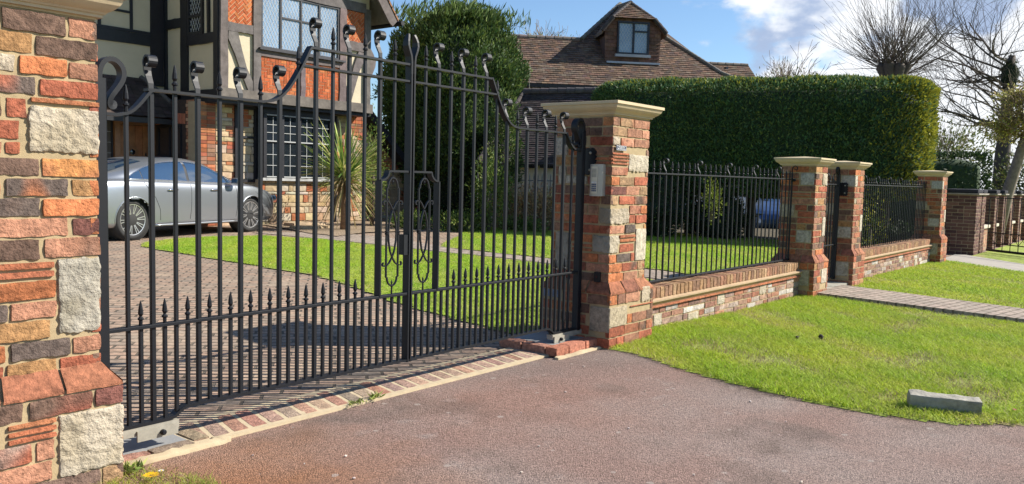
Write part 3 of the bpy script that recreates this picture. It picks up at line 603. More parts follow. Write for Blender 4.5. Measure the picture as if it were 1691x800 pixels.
def gate_leaf(label, sg):
    t = thing('gate_leaf', label, 'gate', (CX+sg*1.80, GY, .1), 'pair of wrought iron driveway gates')
    X = lambda o: CX+sg*o
    def part(nm, fn, parent=t, smooth=False):
        mb = MB(); fn(mb); return mb.build(nm, M_iron, parent, smooth=smooth)
    part('hinge_post', lambda b: vbar(b, X(1.795), GY, .115, 1.64, .026, .026))
    def loop(b):
        P = [(1.795, 1.60), (1.80, 1.66), (1.785, 1.705), (1.755, 1.727), (1.72, 1.718), (1.697, 1.690), (1.693, 1.655), (1.708, 1.622), (1.732, 1.590), (1.753, 1.560), (1.758, 1.535), (1.750, 1.522), (1.738, 1.522), (1.731, 1.532), (1.734, 1.543), (1.744, 1.545)]
        from_ = []
        for i in range(len(P)-1):
            for k in range(3): from_.append(lerp(P[i], P[i+1], k/3))
        from_.append(P[-1])
        for _ in range(3): from_ = [from_[0]]+[((from_[i-1][0]+2*from_[i][0]+from_[i+1][0])/4, (from_[i-1][1]+2*from_[i][1]+from_[i+1][1])/4) for i in range(1, len(from_)-1)]+[from_[-1]]
        b.sweep([(X(o), GY, z) for o, z in from_], (0, 1, 0), .050, .020, IR, [1-.55*max(0, (i/len(from_)-.55)/.45) for i in range(len(from_))])
    part('post_scroll', loop, smooth=False)
    def rail_top(b):
        pts = [(.018+.702*i/6, 1.912) for i in range(7)]+[(.722, 1.905)]
        b.sweep([(X(o), GY, z) for o, z in pts[:7]], (0, 1, 0), .042, .012, IR)
        n = 26; b.sweep([(X(.716+.36*i/n), GY, 1.918 if i == 0 else arc_z(.716+.36*i/n)+.006) for i in range(n+1)], (0, 1, 0), .044, .012, IR)
        b.sweep([(X(1.0+.59*i/3), GY, 1.611) for i in range(4)], (0, 1, 0), .0432, .0118, IR)
        n = 14; b.sweep([(X(1.56+.215*i/n), GY, arc_z(1.56+.215*i/n)+.006) for i in range(n+1)], (0, 1, 0), .044, .013, IR)
    part('top_rail', rail_top)
    part('second_rail', lambda b: hbar(b, X(.018), X(.775), GY, 1.815, .0065, .020))
    part('middle_rail', lambda b: hbar(b, X(.018), X(1.775), GY, .567, .0075, .021))
    def low(b):
        P = [(.0, .166), (.5, .169), (1.0, .172), (1.35, .174), (1.42, .172), (1.452, .155), (1.475, .137), (1.50, .131), (1.62, .130), (1.79, .129)]
        b.sweep([(X(o), GY, z) for o, z in P], (0, 1, 0), .046, .013, IR)
    part('bottom_rail', low)
    def stile(b):
        b.prism(oct_(.0065, .026), (X(.0115), GY, .155), (X(.0115), GY, 1.86), (1, 0, 0), (0, 1, 0), IR)
        P = [(.0115, 1.86), (.012, 1.93), (.016, 1.96), (.030, 1.995), (.038, 2.020), (.037, 2.045), (.030, 2.068), (.0225, 2.088)]
        b.sweep([(X(o), GY, z) for o, z in P], (0, 1, 0), .052, .013, IR, [1, 1, 1, 1, .95, .85, .65, .35])
    part('meeting_stile', stile)
    for k in range(15):
        o = .125+.111*k
        zb = .17 if o < 1.44 else .13
        if k == 0:
            def f(b, o=o): vbar(b, X(o), GY, 1.29, 1.925, .008, .008); spear(b, X(o), GY, 1.925)
            part('spear_bar', f)
        elif k == 1:
            def f(b, o=o): vbar(b, X(o), GY, 1.24, 1.925, .0105, .0105); curl(b, X(o), GY, 1.925)
            part('curl_bar', f)
        else:
            zt = arc_z(o)+.012
            if k % 2:
                def f(b, o=o, zt=zt, zb=zb): vbar(b, X(o), GY, zb, zt, .0105, .0105); curl(b, X(o), GY, zt-.002)
                part('curl_bar', f)
            else:
                def f(b, o=o, zt=zt, zb=zb): vbar(b, X(o), GY, zb, zt, .0085, .0085); spear(b, X(o), GY, zt-.002)
                part('spear_bar', f)
    for k in range(0, 15):
        o = .18+.111*k; zb = .17 if o < 1.44 else .13
        if o > 1.70: continue
        if k >= 2:
            def f(b, o=o, zb=zb): vbar(b, X(o), GY, zb, .574, .0085, .0085); spear(b, X(o), GY, .572, .95)
            part('dog_bar', f)
        else: part('dog_bar', lambda b, o=o, zb=zb: vbar(b, X(o), GY, zb, .567, .0085, .0085))
    part('dog_bar', lambda b: vbar(b, X(.07), GY, .17, .567, .0085, .0085)); part('dog_bar', lambda b: vbar(b, X(.125), GY, .17, .567, .0085, .0085))
    part('dog_bar', lambda b: vbar(b, X(.236), GY, .17, .567, .0085, .0085))
    def box(b):
        b.prism(oct_(.0065, .024), (X(.236), GY, .57), (X(.236), GY, 1.236), (1, 0, 0), (0, 1, 0), IR)
        P = [(.018, 1.291), (.08, 1.291), (.15, 1.291)]+[(.236-.0, 1.236)]
        b.sweep([(X(.018+.155*i/2), GY, 1.291) for i in range(3)], (0, 1, 0), .040, .012, IR)
        q = [(.170, 1.296)]+[(.170+.070*math.sin(a), 1.291-.055*(1-math.cos(a)) if False else 1.236+.055*(1-math.sin(a))) for a in [i*math.pi/2/8 for i in range(9)]]
        q = [(.236-.066*math.cos(a), 1.291-.055*math.sin(a)) for a in [i*math.pi/2/8 for i in range(9)]]
        q = [(.172+.064*(1-math.cos(a)), 1.292-.056*math.sin(a)) for a in [i*math.pi/2/8 for i in range(9)]]
        b.sweep([(X(o), GY, z) for o, z in q], (0, 1, 0), .041, .011, IR)
    part('inner_frame', box)
    def orn(b):
        c = .128; th, wd = .007, .012; bar = lambda P, t_=th: b.sweep([(X(o), GY, z) for o, z in P], (0, 1, 0), wd, t_, IR)
        for s in (-1, 1):
            bar([(c+s*.046, .675), (c+s*.046, .93), (c+s*.046, 1.195)])
            bar([(c+s*.046, 1.195), (c+s*.038, 1.196), (c+s*.036, 1.212), (c+s*.028, 1.235), (c+s*.014, 1.250), (c, 1.256)])
            bar([(c+s*.046, .675), (c+s*.038, .674), (c+s*.037, .660), (c+s*.030, .642), (c+s*.016, .628), (c, .622)])
            P = [(c-s*.066, 1.095), (c-s*.060, 1.108), (c-s*.050, 1.112)] if False else []
            top = [(c+s*(.064+.009*math.cos(a)), 1.108+.011*math.sin(a)) for a in [x*.5 for x in range(-3, 5)]]
            bar(top+[(c+s*.040, 1.120), (c+s*.022, 1.103), (c+s*.004, 1.075), (c-s*.014, 1.035), (c-s*.027, .985), (c-s*.031, .935), (c-s*.028, .885), (c-s*.016, .825), (c+s*.004, .785), (c+s*.024, .757), (c+s*.044, .744)]+[(c+s*(.064+.009*math.cos(a)), .752+.011*math.sin(a)) for a in [-2.2+x*.5 for x in range(0, 8)]], .006)
            b.lathe([(.008, -.012), (.0115, -.009), (.0115, -.002), (.008, 0), (.0115, .002), (.0115, .009), (.008, .012)], (X(c+s*.044), GY, .935), 8, IR)
        b.lathe([(.005, 0), (.005, .05), (.009, .054), (.009, .060), (.004, .066), (.006, .075), (.001, .092)], (X(c), GY, .567), 8, IR)
        b.lathe([(.001, 0), (.006, .018), (.004, .028), (.008, .034), (.008, .040), (.005, .044), (.005, .08)], (X(c), GY, 1.212), 8, IR)
    part('oval_ornament', orn)
    if sg < 0:
        part('lock_box', lambda b: b.box(X(.052), X(.02), GY-.02, GY+.03, .80, .92, IR))
    # galvanised motor shoe under the heel of the leaf
    mb = MB(); a, bb = sorted((X(1.46), X(1.84))); mb.box(a, bb, GY-.026, GY+.03, .085, .122); mb.box(*sorted((X(1.47), X(1.66))), GY-.036, GY-.027, .060, .108)
    sh = mb.build('motor_shoe', M_steel, t)
    mb = MB(); mb.lathe([(.008, 0), (.013, .006), (.013, .02)], (X(1.545), GY-.056, .083), 10, IR, 'Y'); mb.build('bolt', M_iron, sh)
    return t
gate_leaf('left leaf of the black iron driveway gates, hung beside the nearest pillar', -1)
gate_leaf('right leaf of the black iron driveway gates, hung on the pillar with the keypad', 1)
def hinge_plate(label, X, y0, y1, z0, z1, bolts):
    t = thing('hinge_plate', label, 'hinge', (X, (y0+y1)/2, z0), 'scalloped black hinge plates')
    pts = []; n = 5; r = (z1-z0)/(2*n)
    def edge(pa, pb, k, outn):
        for i in range(k):
            for q in range(6):
                a = math.pi*q/6; u = (i+.5-.5*math.cos(a))/k; b = .5/k*math.hypot(pb[0]-pa[0], pb[1]-pa[1])*.8*math.sin(a)
                pts.append((pa[0]+(pb[0]-pa[0])*u+outn[0]*b, pa[1]+(pb[1]-pa[1])*u+outn[1]*b))
    edge((y1, z0), (y0, z0), 4, (0, -1)); edge((y0, z0), (y0, z1), 5, (-1, 0)); edge((y0, z1), (y1, z1), 4, (0, 1)); pts.append((y1, z1))
    mb = MB(); fr = Fr((X, 0, 0), (0, 1, 0), (-1, 0, 0)); fr.poly(mb, pts[::-1], .004, .016, IR); mb.build('plate', M_iron, t)
    for y, z in bolts:
        mb = MB(); mb.lathe([(.0105, 0), (.0105, .009), (.006, .014)][::-1] if False else [(.006, -.030), (.0105, -.025), (.0105, -.014)], (X, y, z), 8, (.5, .5, .5), 'X'); mb.build('bolt', M_steel, t)
hinge_plate('scalloped black hinge plate bolted to the big pillar beside the keypad', MX, 3.455, 3.62, 1.325, 1.50, [(3.49, 1.478), (3.49, 1.348)])
hinge_plate('small scalloped black hinge plate on the pillar by the pedestrian gate', 11.34, 3.40, 3.50, 1.16, 1.32, [(3.425, 1.29), (3.425, 1.19)])
FY = 3.575
def railing(label, x0, x1, curl0, rz, bz, wt):
    t = thing('railing', label, 'railing', ((x0+x1)/2, FY, bz), 'black iron railings on the low walls')
    def part(nm, fn): mb = MB(); fn(mb); return mb.build(nm, M_iron, t)
    part('top_rail', lambda b: hbar(b, x0, x1, FY, rz, .0065, .018)); part('bottom_rail', lambda b: hbar(b, x0, x1, FY, bz, .0065, .018))
    p = .1133; k0 = math.ceil((x0+.04-curl0)/p); k = k0
    while curl0+k*p < x1-.03:
        x = curl0+k*p
        if k % 6 == 0:
            def f(b): vbar(b, x, FY, bz, rz, .008, .008); curl(b, x, FY, rz+.004, .026, .007, .92)
            part('curl_bar', f)
            part('foot', lambda b: vbar(b, x, FY, wt-.01, bz, .008, .008))
        else:
            def f(b): vbar(b, x, FY, bz, rz, .0062, .0062); spear(b, x, FY, rz+.004, .92)
            part('spear_bar', f)
        k += 1
    return t
r1 = railing('long near black iron railing on the wall right of the keypad pillar', 5.83, 9.80, 6.63, 1.345, .383, .36)
mb = MB(); mb.tube([(9.765, FY, .36), (9.765, FY, 1.42)], .012, 8, IR); mb.sweep([(9.765, FY-a, 1.42+b) for a, b in [(0, 0), (-.004, .03), (-.0, .055), (.012, .078), (.034, .088), (.055, .075), (.060, .052), (.048, .036), (.032, .040), (.028, .055)]], (1, 0, 0), .02, .008, IR)
mb.lathe([(.004, -.03), (.016, -.018), (.016, .018), (.004, .03)], (9.765, FY-.02, 1.335), 8, IR, 'Y'); mb.build('end_post', M_iron, r1)
railing('far black iron railing between the pedestrian gate and the last pillar, shrub behind', 11.74, 16.66, 12.06, 1.31, .355, .36)
t = thing('pedestrian_gate', 'narrow black iron pedestrian gate between the two slimmer brick pillars', 'gate', (10.8, 3.5, 0))
def part(nm, fn, par=None): mb = MB(); fn(mb); return mb.build(nm, M_iron, par or t)
part('hinge_post', lambda b: vbar(b, 11.27, 3.5, .03, 1.44, .022, .022)); part('latch_post', lambda b: vbar(b, 10.26, 3.5, .03, 1.40, .015, .015))
for z in (1.30, .50, .06): part('rail', lambda b: hbar(b, 10.26, 11.27, 3.5, z, .007, .018))
for i in range(8):
    x = 10.37+.1125*i
    def f(b):
        vbar(b, x, 3.5, .06, 1.30, .008, .008)
        if i % 3 == 1: curl(b, x, 3.5, 1.304, .026, .007, .95)
        else: spear(b, x, 3.5, 1.304)
    part('curl_bar' if i % 3 == 1 else 'spear_bar', f)
part('post_scroll', lambda b: b.sweep([(11.27-o, 3.5, z) for o, z in [(0, 1.42), (0, 1.48), (.02, 1.52), (.05, 1.53), (.075, 1.505), (.07, 1.47), (.04, 1.44), (.02, 1.41)]], (0, 1, 0), .036, .014, IR))
# keypad, plaque, sensor
t = thing('entry_keypad', 'grey metal entry keypad on the shaded side of the right gate pillar', 'keypad', (MX, 3.41, 1.15))
fr = Fr((MX-.004, 3.468, 0), (0, -1, 0), (-1, 0, 0))
M_met = mat('satin_metal', (.50, .47, .42), rough=.4, metal=.45, var=.05)
mb = MB(); fr.poly(mb, [(0, 1.150), (.108, 1.150), (.112, 1.154), (.112, 1.388), (.108, 1.392), (0.004, 1.392), (0, 1.388)], .0, .045); cs_ = mb.build('housing', M_met, t)
mb = MB(); fr.box(mb, .012, .070, 1.17, 1.375, .046, .050); fc = mb.build('face_plate', mat('face_plate', (.62, .56, .47), rough=.35, metal=.3, var=.03), t)
mb = MB()
for i in range(7): fr.box(mb, .020, .060, 1.295+i*.0095, 1.2985+i*.0095, .0504, .0512, (.12, .12, .12))
mb.build('speaker_slots', M_plain, fc)
for r in range(5):
    for c in range(3): mb = MB(); fr.box(mb, .022+c*.0145, .032+c*.0145, 1.186+r*.0155, 1.197+r*.0155, .0502, .054, (.10, .13, .22) if r < 4 else (.75, .75, .75)); mb.build('key', M_plain, fc)
t = thing('wall_plaque', 'tiny dark blue plaque with white lettering, high on the keypad pillar', 'plaque', (5.39, 3.30, 1.52))
fp = Fr((5.312, PY-.009, 0), (1, 0, 0), (0, -1, 0))
mb = MB(); fp.box(mb, 0, .145, 1.500, 1.538, .0, .006, (.03, .04, .08)); mb.build('panel', M_plain, t)
mb = MB()
for (a, b, c, d) in ((.004, .141, 1.534, 1.536), (.004, .141, 1.502, 1.504), (.004, .006, 1.504, 1.534), (.139, .141, 1.504, 1.534)): fp.box(mb, a, b, c, d, .0062, .0072, (.75, .75, .72))
rq = random.Random(4)
for zz, a, b in ((1.522, .03, .115), (1.508, .018, .127)):
    x = a
    while x < b: ww = rq.uniform(.003, .0055); fp.box(mb, x, x+ww*.35, zz, zz+.008, .0062, .0072, (.75, .75, .72)); fp.box(mb, x, x+ww, zz+rq.choice([0, .0035, .007]), zz+rq.choice([.001, .0045, .008])+.001, .0064, .0074, (.75, .75, .72)); x += ww+.0022
mb.build('lettering', M_plain, t)
t = thing('gate_sensor', 'small black sensor block low on the shaded side of the right gate pillar', 'sensor', (MX, 3.39, .49))
mb = MB(); mb.rbox(MX-.034, MX-.003, 3.367, 3.415, .492, .572, r=.004, res=.02, amp=0, col=(.012, .012, .012)); mb.build('housing', M_plain, t)
mb = MB(); mb.lathe([(.010, -.037), (.010, -.033)], (MX, 3.391, .535), 12, (.05, .01, .01), 'X'); mb.build('lens', M_plain, t)

# ------------------------------------------------------------------ threshold
mb = MB(); mb.box(1.64, 5.26, 3.422, 3.792, -.05, .0075); tb = mb.build('threshold', M_pale); tb['kind'] = 'structure'
mb = MB(); x = 1.98; k = 0
while x < 4.62:
    k += 1; wd = random.uniform(.078, .087); c = random.choice([(.29, .19, .14), (.33, .19, .13), (.25, .18, .14), (.28, .19, .14), (.32, .22, .16), (.30, .16, .11)])
    mb.rbox(x, x+wd, 3.462, 3.752+random.uniform(-.004, .004), -.03, .0105, r=.006, res=.035, amp=.002, col=jit(c, .12), colv=.2, seed=k); x += wd+.023
mb.V = [(v[0]+(v[1]-3.462)*.26, v[1], v[2]) for v in mb.V]
o = mb.build('edging_bricks', M_brick, smooth=True); o['kind'] = 'structure'
t = thing('motor_cover', 'flat grey steel cover with brick surround at the foot of the nearest pillar', 'cover', (1.75, 3.55, 0))
mb = MB(); mb.box(1.56, 1.965, 3.50, 3.80, -.03, .014); mb.build('plate', M_slate, t)
mb = MB(); x = 1.56
for x0, x1, c in ((1.56, 1.76, (.30, .16, .12)), (1.77, 1.97, (.20, .15, .11))): mb.rbox(x0, x1, 3.43, 3.492, -.02, .018, r=.006, res=.03, amp=.002, col=c, seed=x0)
mb.rbox(1.985, 2.065, 3.47, 3.68, -.02, .016, r=.006, res=.03, amp=.002, col=(.26, .20, .13)); mb.build('brick_surround', M_brick, t, smooth=True)
mb = MB(); mb.rbox(1.52, 2.10, 3.372, 3.425, -.03, .017, r=.012, res=.03, amp=.008, col=(.5, .42, .28)); mb.rbox(2.06, 2.13, 3.38, 3.455, -.03, .016, r=.01, res=.02, amp=.006, col=(.5, .42, .28)); mb.build('mortar_lip', M_pale, t, smooth=True)
t = thing('motor_cover', 'slate-topped box edged with red bricks at the foot of the keypad pillar', 'cover', (5.0, 3.6, 0))
mb = MB(); mb.box(4.80, 5.225, 3.455, 3.90, -.02, .058); mb.build('slate', M_slate, t)
mb = MB(); k = 0
for x in (4.86, 5.08): mb.rbox(x, min(x+.212, 5.235), 3.35, 3.45, 0, .066, r=.006, res=.02, amp=.003, col=jit((.42, .17, .10), .15), seed=x)
for y in (3.46, 3.68): mb.rbox(4.70, 4.795, y, y+.21, 0, .064, r=.006, res=.02, amp=.003, col=jit((.30, .15, .10), .15), seed=y)
mb.rbox(4.70, 4.852, 3.35, 3.45, 0, .065, r=.006, res=.02, amp=.003, col=(.33, .13, .08)); mb.build('brick_surround', M_brick, t, smooth=True)
mb = MB(); mb.rbox(4.66, 5.24, 3.305, 3.345, -.03, .012, r=.008, res=.03, amp=.005, col=(.5, .42, .28)); mb.build('mortar_lip', M_pale, t, smooth=True)
# concrete block on the verge, stones
c0 = Vector((5.10, 1.13, 0)); d0 = Vector((5.25, .72, 0))-c0; ang = math.atan2(d0.y, d0.x)
mb = MB(); mb.rbox(-.185, .185, -.05, .05, -.06, .088, r=.008, res=.014, amp=.005, fr=16, col=(.3, .3, .3)); blk = mb.build('kerb_block', M_concrete, smooth=True)
blk.location = (5.15, .945, .004); blk.rotation_euler = (R_(5), R_(1), ang); tag(blk, 'weathered grey concrete block lying on the grass at the verge edge', 'concrete block')

# ------------------------------------------------------------------ tudor house
OAK = (.125, .105, .10); BLK = (.014, .014, .018); CREAM = (.50, .43, .31); HB = (.37, .095, .035); LEAD = (.45, .46, .46)
house = thing('tudor_house', 'half-timbered house with orange herringbone brick panels, cream render and black bay window', 'house', (11.5, 16, .1))
M_oak = mat('weathered_oak', attr=True, rough=.85, var=.28, vscale=5, bump=.6, bscale=18, bdist=.01, spec=.25)
M_blackwood = mat('black_timber', attr=True, rough=.5, var=.2, vscale=8, bump=.3, bscale=14, bdist=.01, spec=.35)
M_lime = mat('lime_joint', (.42, .31, .19), rough=.95, var=.1, vscale=8)
def hp(nm, mt, fn, par=None, smooth=False): mb = MB(); fn(mb); return mb.build(nm, mt, par or house, smooth)
def beam(par, fr, a0, a1, z0, z1, d=.035, mt=None, col=OAK, nm='beam'):
    def f(b):
        horiz = (a1-a0) > (z1-z0); n = 8; top = []; bot = []
        for i in range(n+1):
            j1, j2 = random.uniform(-.008, .008), random.uniform(-.008, .008)
            if horiz: a = a0+(a1-a0)*i/n; bot.append((a, z0+j1)); top.append((a, z1+j2))
            else: z = z0+(z1-z0)*i/n; bot.append((a1+j1, z)); top.append((a0+j2, z))
        fr.poly(b, bot+top[::-1], -.03, d, jit(col, .08))
    return hp(nm, mt or M_oak, f, par)
def herring(par, fr, a0, a1, z0, z1, rot, seed):
    def mort(b): fr.box(b, a0, a1, z0, z1, -.03, .002)
    pn = hp('brick_panel', M_lime, mort, par); rnd = random.Random(seed)
    W, Lh, j = .072, .144, .0055; cx, cz = (a0+a1)/2, (z0+z1)/2; R = int(math.hypot(a1-a0, z1-z0)/W/2)+3; ca, sa = math.cos(rot), math.sin(rot)
    def f(b):
        for r in range(-R, R+1):
            for c in range(-R, R+1):
                k = (c-r) % 4
                if k == 0: q = (c*W+j, r*W+j, (c+2)*W-j, (r+1)*W-j)
                elif k == 2: q = (c*W+j, (r-1)*W+j, (c+1)*W-j, (r+1)*W-j)
                else: continue
                P = [(q[0], q[1]), (q[2], q[1]), (q[2], q[3]), (q[0], q[3])]; P = [(cx+x*ca-y*sa, cz+x*sa+y*ca) for x, y in P]; P = clip(P, (a0, a1, z0, z1))
                if P: fr.poly(b, P, .0, .009+rnd.uniform(-.002, .002), jit(rnd.choice([HB, HB, (.32, .08, .03), (.42, .13, .05)]), .15))
    hp('herringbone_bricks', M_brickfar, f, pn); return pn
def lead(b, fr, a0, a1, z0, z1, kind, pw, ph, d, w_=.007, col=LEAD):
    if kind == 'diamond':
        k = ph/pw; n = int((a1-a0)/pw+(z1-z0)/ph)+3
        for sgn in (1, -1):
            for i in range(-n, n+1):
                c = (a0+a1)/2+i*pw; h = (z1-z0)*1.2; zc_ = (z0+z1)/2; da = h/2/k; t = w_*math.hypot(1, 1/k)/2*1.0
                P = [(c-sgn*da-t, zc_-h/2), (c-sgn*da+t, zc_-h/2), (c+sgn*da+t, zc_+h/2), (c+sgn*da-t, zc_+h/2)]; P = clip(P, (a0, a1, z0, z1))
                if P: fr.poly(b, P, d-.004, d, col)
    else:
        na, nz_ = max(1, round((a1-a0)/pw)), max(1, round((z1-z0)/ph))
        for i in range(1, na): a = a0+(a1-a0)*i/na; fr.box(b, a-w_/2, a+w_/2, z0, z1, d-.004, d, col)
        for i in range(1, nz_): z = z0+(z1-z0)*i/nz_; fr.box(b, a0, a1, z-w_/2, z+w_/2, d-.004, d+.001, col)
def window(par, fr, a0, a1, z0, z1, muls=(), trans=(), fw=.045, kind='diamond', pw=.09, ph=.15, glass=None, fcol=BLK, d=.02, lcol=LEAD, lw_=.007, nm='window'):
    """frame as part; pane and leading as its sub-parts; trans: list of (light index, z)"""
    def fm_(b):
        fr.box(b, a0, a1, z0, z0+fw, -.03, d, fcol); fr.box(b, a0, a1, z1-fw, z1, -.03, d, fcol); fr.box(b, a0, a0+fw, z0+fw, z1-fw, -.03, d, fcol); fr.box(b, a1-fw, a1, z0+fw, z1-fw, -.03, d, fcol)
        for m_ in muls: fr.box(b, m_-fw/2, m_+fw/2, z0+fw, z1-fw, -.03, d-.003, fcol)
        ed = [a0+fw]+list(muls)+[a1-fw]
        for i, z in trans:
            l0 = ed[i]+(fw/2 if i else 0); l1 = ed[i+1]-(fw/2 if i < len(muls) else 0); fr.box(b, l0, l1, z-fw*.4, z+fw*.4, -.03, d-.005, fcol)
    wn_ = hp(nm, M_blackwood, fm_, par)
    hp('pane', glass or M_glass, lambda b: fr.box(b, a0+fw*.5, a1-fw*.5, z0+fw*.5, z1-fw*.5, -.028, -.012), wn_)
    hp('leading', M_plain, lambda b: lead(b, fr, a0+fw, a1-fw, z0+fw, z1-fw, kind, pw, ph, -.007, lw_, lcol), wn_)
    return wn_
F1 = Fr((0, 15.6, 0), (1, 0, 0), (0, -1, 0))
# upper storey body and cream panels
hp('upper_wall', M_render, lambda b: b.box(9.56, 13.60, 15.62, 21, 2.83, 7.2, CREAM))
def jetty(b): b.box(9.5, 13.66, 15.64, 17, 2.72, 2.83, BLK)
hp('jetty_soffit', M_blackwood, jetty)
beam(house, F1, 9.50, 13.68, 2.80, 3.02, .06, nm='bressummer'); beam(house, F1, 9.54, 9.71, 3.02, 7.0, .04, nm='post'); beam(house, F1, 10.32, 10.51, 3.02, 7.0, .04, nm='post')
beam(house, F1, 12.66, 12.86, 3.02, 5.2, .04, nm='post'); beam(house, F1, 13.42, 13.61, 3.02, 5.3, .04, nm='post'); beam(house, F1, 11.56, 11.68, 3.02, 3.80, .035, nm='post')
beam(house, F1, 9.71, 10.32, 4.22, 4.40, .035); beam(house, F1, 12.86, 13.42, 4.26, 4.47, .035); beam(house, F1, 10.51, 12.66, 3.80, 3.93, .035); beam(house, F1, 10.51, 13.45, 5.19, 5.42, .042)
for pts in ([(9.73, 4.22), (9.95, 4.22), (10.05, 3.85), (10.16, 3.5), (10.31, 3.22), (10.31, 3.02), (10.20, 3.02), (10.02, 3.4), (9.88, 3.75), (9.72, 4.06)], [(13.41, 4.24), (13.24, 4.26), (13.10, 3.9), (12.98, 3.5), (12.88, 3.30), (12.88, 3.04), (13.02, 3.04), (13.14, 3.4), (13.27, 3.78), (13.41, 4.05)]):
    hp('brace', M_oak, lambda b: F1.poly(b, pts[::-1] if pts[0][0] < 10 else pts, -.02, .03, jit(OAK, .1)))
herring(house, F1, 9.71, 10.32, 4.40, 5.5, R_(45), 1); herring(house, F1, 12.86, 13.42, 4.47, 5.19, R_(45), 2)
herring(house, F1, 10.51, 11.56, 3.02, 3.80, 0, 3); herring(house, F1, 11.68, 12.66, 3.02, 3.80, 0, 4)
window(house, F1, 10.515, 12.655, 3.97, 5.19, (11.03, 11.57, 12.08), ((1, 4.70), (2, 4.70)), pw=.083, ph=.17, fcol=(.03, .03, .035))
hp('window_sill', M_blackwood, lambda b: F1.box(b, 10.44, 12.78, 3.925, 3.968, 0, .11, (.03, .03, .035)))
hp('beam_end', M_oak, lambda b: F1.poly(b, [(13.61, 3.6), (13.78, 3.95), (13.80, 4.1), (13.72, 4.25), (13.61, 4.4)], -.05, .02, OAK))
# gable roof verge above: tiled slab, barge board, soffit
def roofslab(b):
    P0, P1 = (11.4, 8.6), (14.06, 5.10); n = 26
    for i in range(n):
        a = lerp(P0, P1, i/n); c = lerp(P0, P1, (i+1.25)/n)
        b.add([(a[0], 15.10, a[1]), (c[0], 15.10, c[1]), (c[0], 21, c[1]), (a[0], 21, a[1]), (a[0], 15.10, a[1]+.03), (c[0], 15.10, c[1]+.05), (c[0], 21, c[1]+.05), (a[0], 21, a[1]+.03)], [(0, 3, 2, 1), (4, 5, 6, 7), (0, 1, 5, 4), (1, 2, 6, 5), (2, 3, 7, 6), (3, 0, 4, 7)], jit((.30, .15, .07), .2))
rf = hp('roof', M_tile, roofslab)
FB_ = Fr((0, 15.12, 0), (1, 0, 0), (0, -1, 0))
hp('barge_board', M_oak, lambda b: FB_.poly(b, [(14.02, 5.02), (14.12, 5.12), (11.5, 8.56), (11.3, 8.3), (13.80, 5.0), (13.92, 4.92)], -.04, .0, OAK), rf)
hp('soffit', M_blackwood, lambda b: b.add([(11.4, 15.12, 8.55), (14.02, 15.12, 5.03), (14.02, 20, 5.03), (11.4, 20, 8.55)], [(0, 1, 2, 3)], (.10, .09, .08)), rf)
hp('gutter', M_iron, lambda b: b.tube([(14.14, 15.0, 5.02), (14.14, 21, 5.02)], .06, 10, IR), rf)
# shaded return wall (faces left)
F2 = Fr((9.54, 17.825, 0), (0, -1, 0), (-1, 0, 0))      # a = distance towards the viewer from the inner corner
for q in ((-.0, .72, 2.85, 2.98), (0, 2.2, 2.80, 3.0), (0.02, .75, 4.40, 4.60), (.98, 2.20, 3.97, 4.18)): beam(house, F2, q[0]+.02, q[1], q[2], q[3], .03, M_blackwood, BLK)
for q in ((0.02, .10, 2.9, 7), (.72, .98, 2.9, 7), (1.78, 1.84, 4.18, 7), (2.03, 2.2, 2.9, 7)): beam(house, F2, q[0], q[1], q[2], q[3], .035, M_blackwood, BLK, nm='post')
window(house, F2, .99, 1.60, 4.18, 5.4, (), ((0, 4.58),), pw=.10, ph=.17, glass=M_darkglass, d=.03, fw=.07)
# recessed wall over the porch
hp('recessed_wall', M_render, lambda b: b.box(3.5, 9.56, 17.83, 22, 2.9, 7.2, CREAM))
F3 = Fr((0, 17.825, 0), (1, 0, 0), (0, -1, 0))
for q in ((4, 9.52, 3.99, 4.24), (4, 9.52, 3.14, 3.2)): beam(house, F3, *q, .03, M_blackwood, BLK)
for q in ((9.20, 9.50, 3.2, 7),): beam(house, F3, *q, .034, M_blackwood, BLK, nm='post')
window(house, F3, 7.45, 9.36, 4.24, 5.6, (8.10, 8.78), ((1, 4.66), (0, 4.66)), pw=.13, ph=.2, glass=M_darkglass, d=.03, fw=.06)
# porch: tiled roof, door and side lights
def porchroof(b):
    n = 11
    for i in range(n):
        t0, t1 = i/n, (i+1.3)/n
        y0, z0, y1, z1 = 17.80-.78*t0, 3.27-.86*t0, 17.80-.78*min(1.05, t1), 3.27-.86*min(1.05, t1)
        xr0, xr1 = 9.02+.62*t0, 9.02+.62*min(1.05, t1)
        x = 5.0
        while x < xr0-.05:
            x2 = min(x+.165, xr0); dz = random.uniform(-.006, .008); b.add([(x, y0, z0+dz), (x, y1, z1+.022+dz), (min(x2+.01, xr1) if x2 >= xr0 else x2-.006, y1, z1+.022+dz), (x2-.004, y0, z0+dz)], [(0, 1, 2, 3)], jit((.05, .035, .03), .3)); 
            x = x2
    b.add([(5, 17.8, 3.25), (9.02, 17.8, 3.25), (9.6, 17.03, 2.40), (5, 17.03, 2.40)], [(3, 2, 1, 0)], BLK)
    b.add([(5, 17.02, 2.39), (9.6, 17.02, 2.39), (9.6, 17.8, 2.39), (5, 17.8, 2.39)], [(0, 1, 2, 3)], BLK)
    b.add([(9.02, 17.8, 3.27), (9.64, 17.02, 2.41), (9.64, 17.8, 2.41)], [(0, 1, 2)], (.05, .035, .03))
pr = hp('porch_roof', M_tile, porchroof)
hp('hip_tiles', M_tile, lambda b: [b.rbox(-.07, .07, -.1, .1, -.02, .03, r=.02, res=.1, amp=0, col=(.06, .05, .045)) for _ in ()] or b.tube([(8.98, 17.84, 3.30), (9.1, 17.7, 3.17), (9.36, 17.38, 2.82), (9.66, 17.0, 2.40)], .055, 7, (.075, .065, .06)), pr)
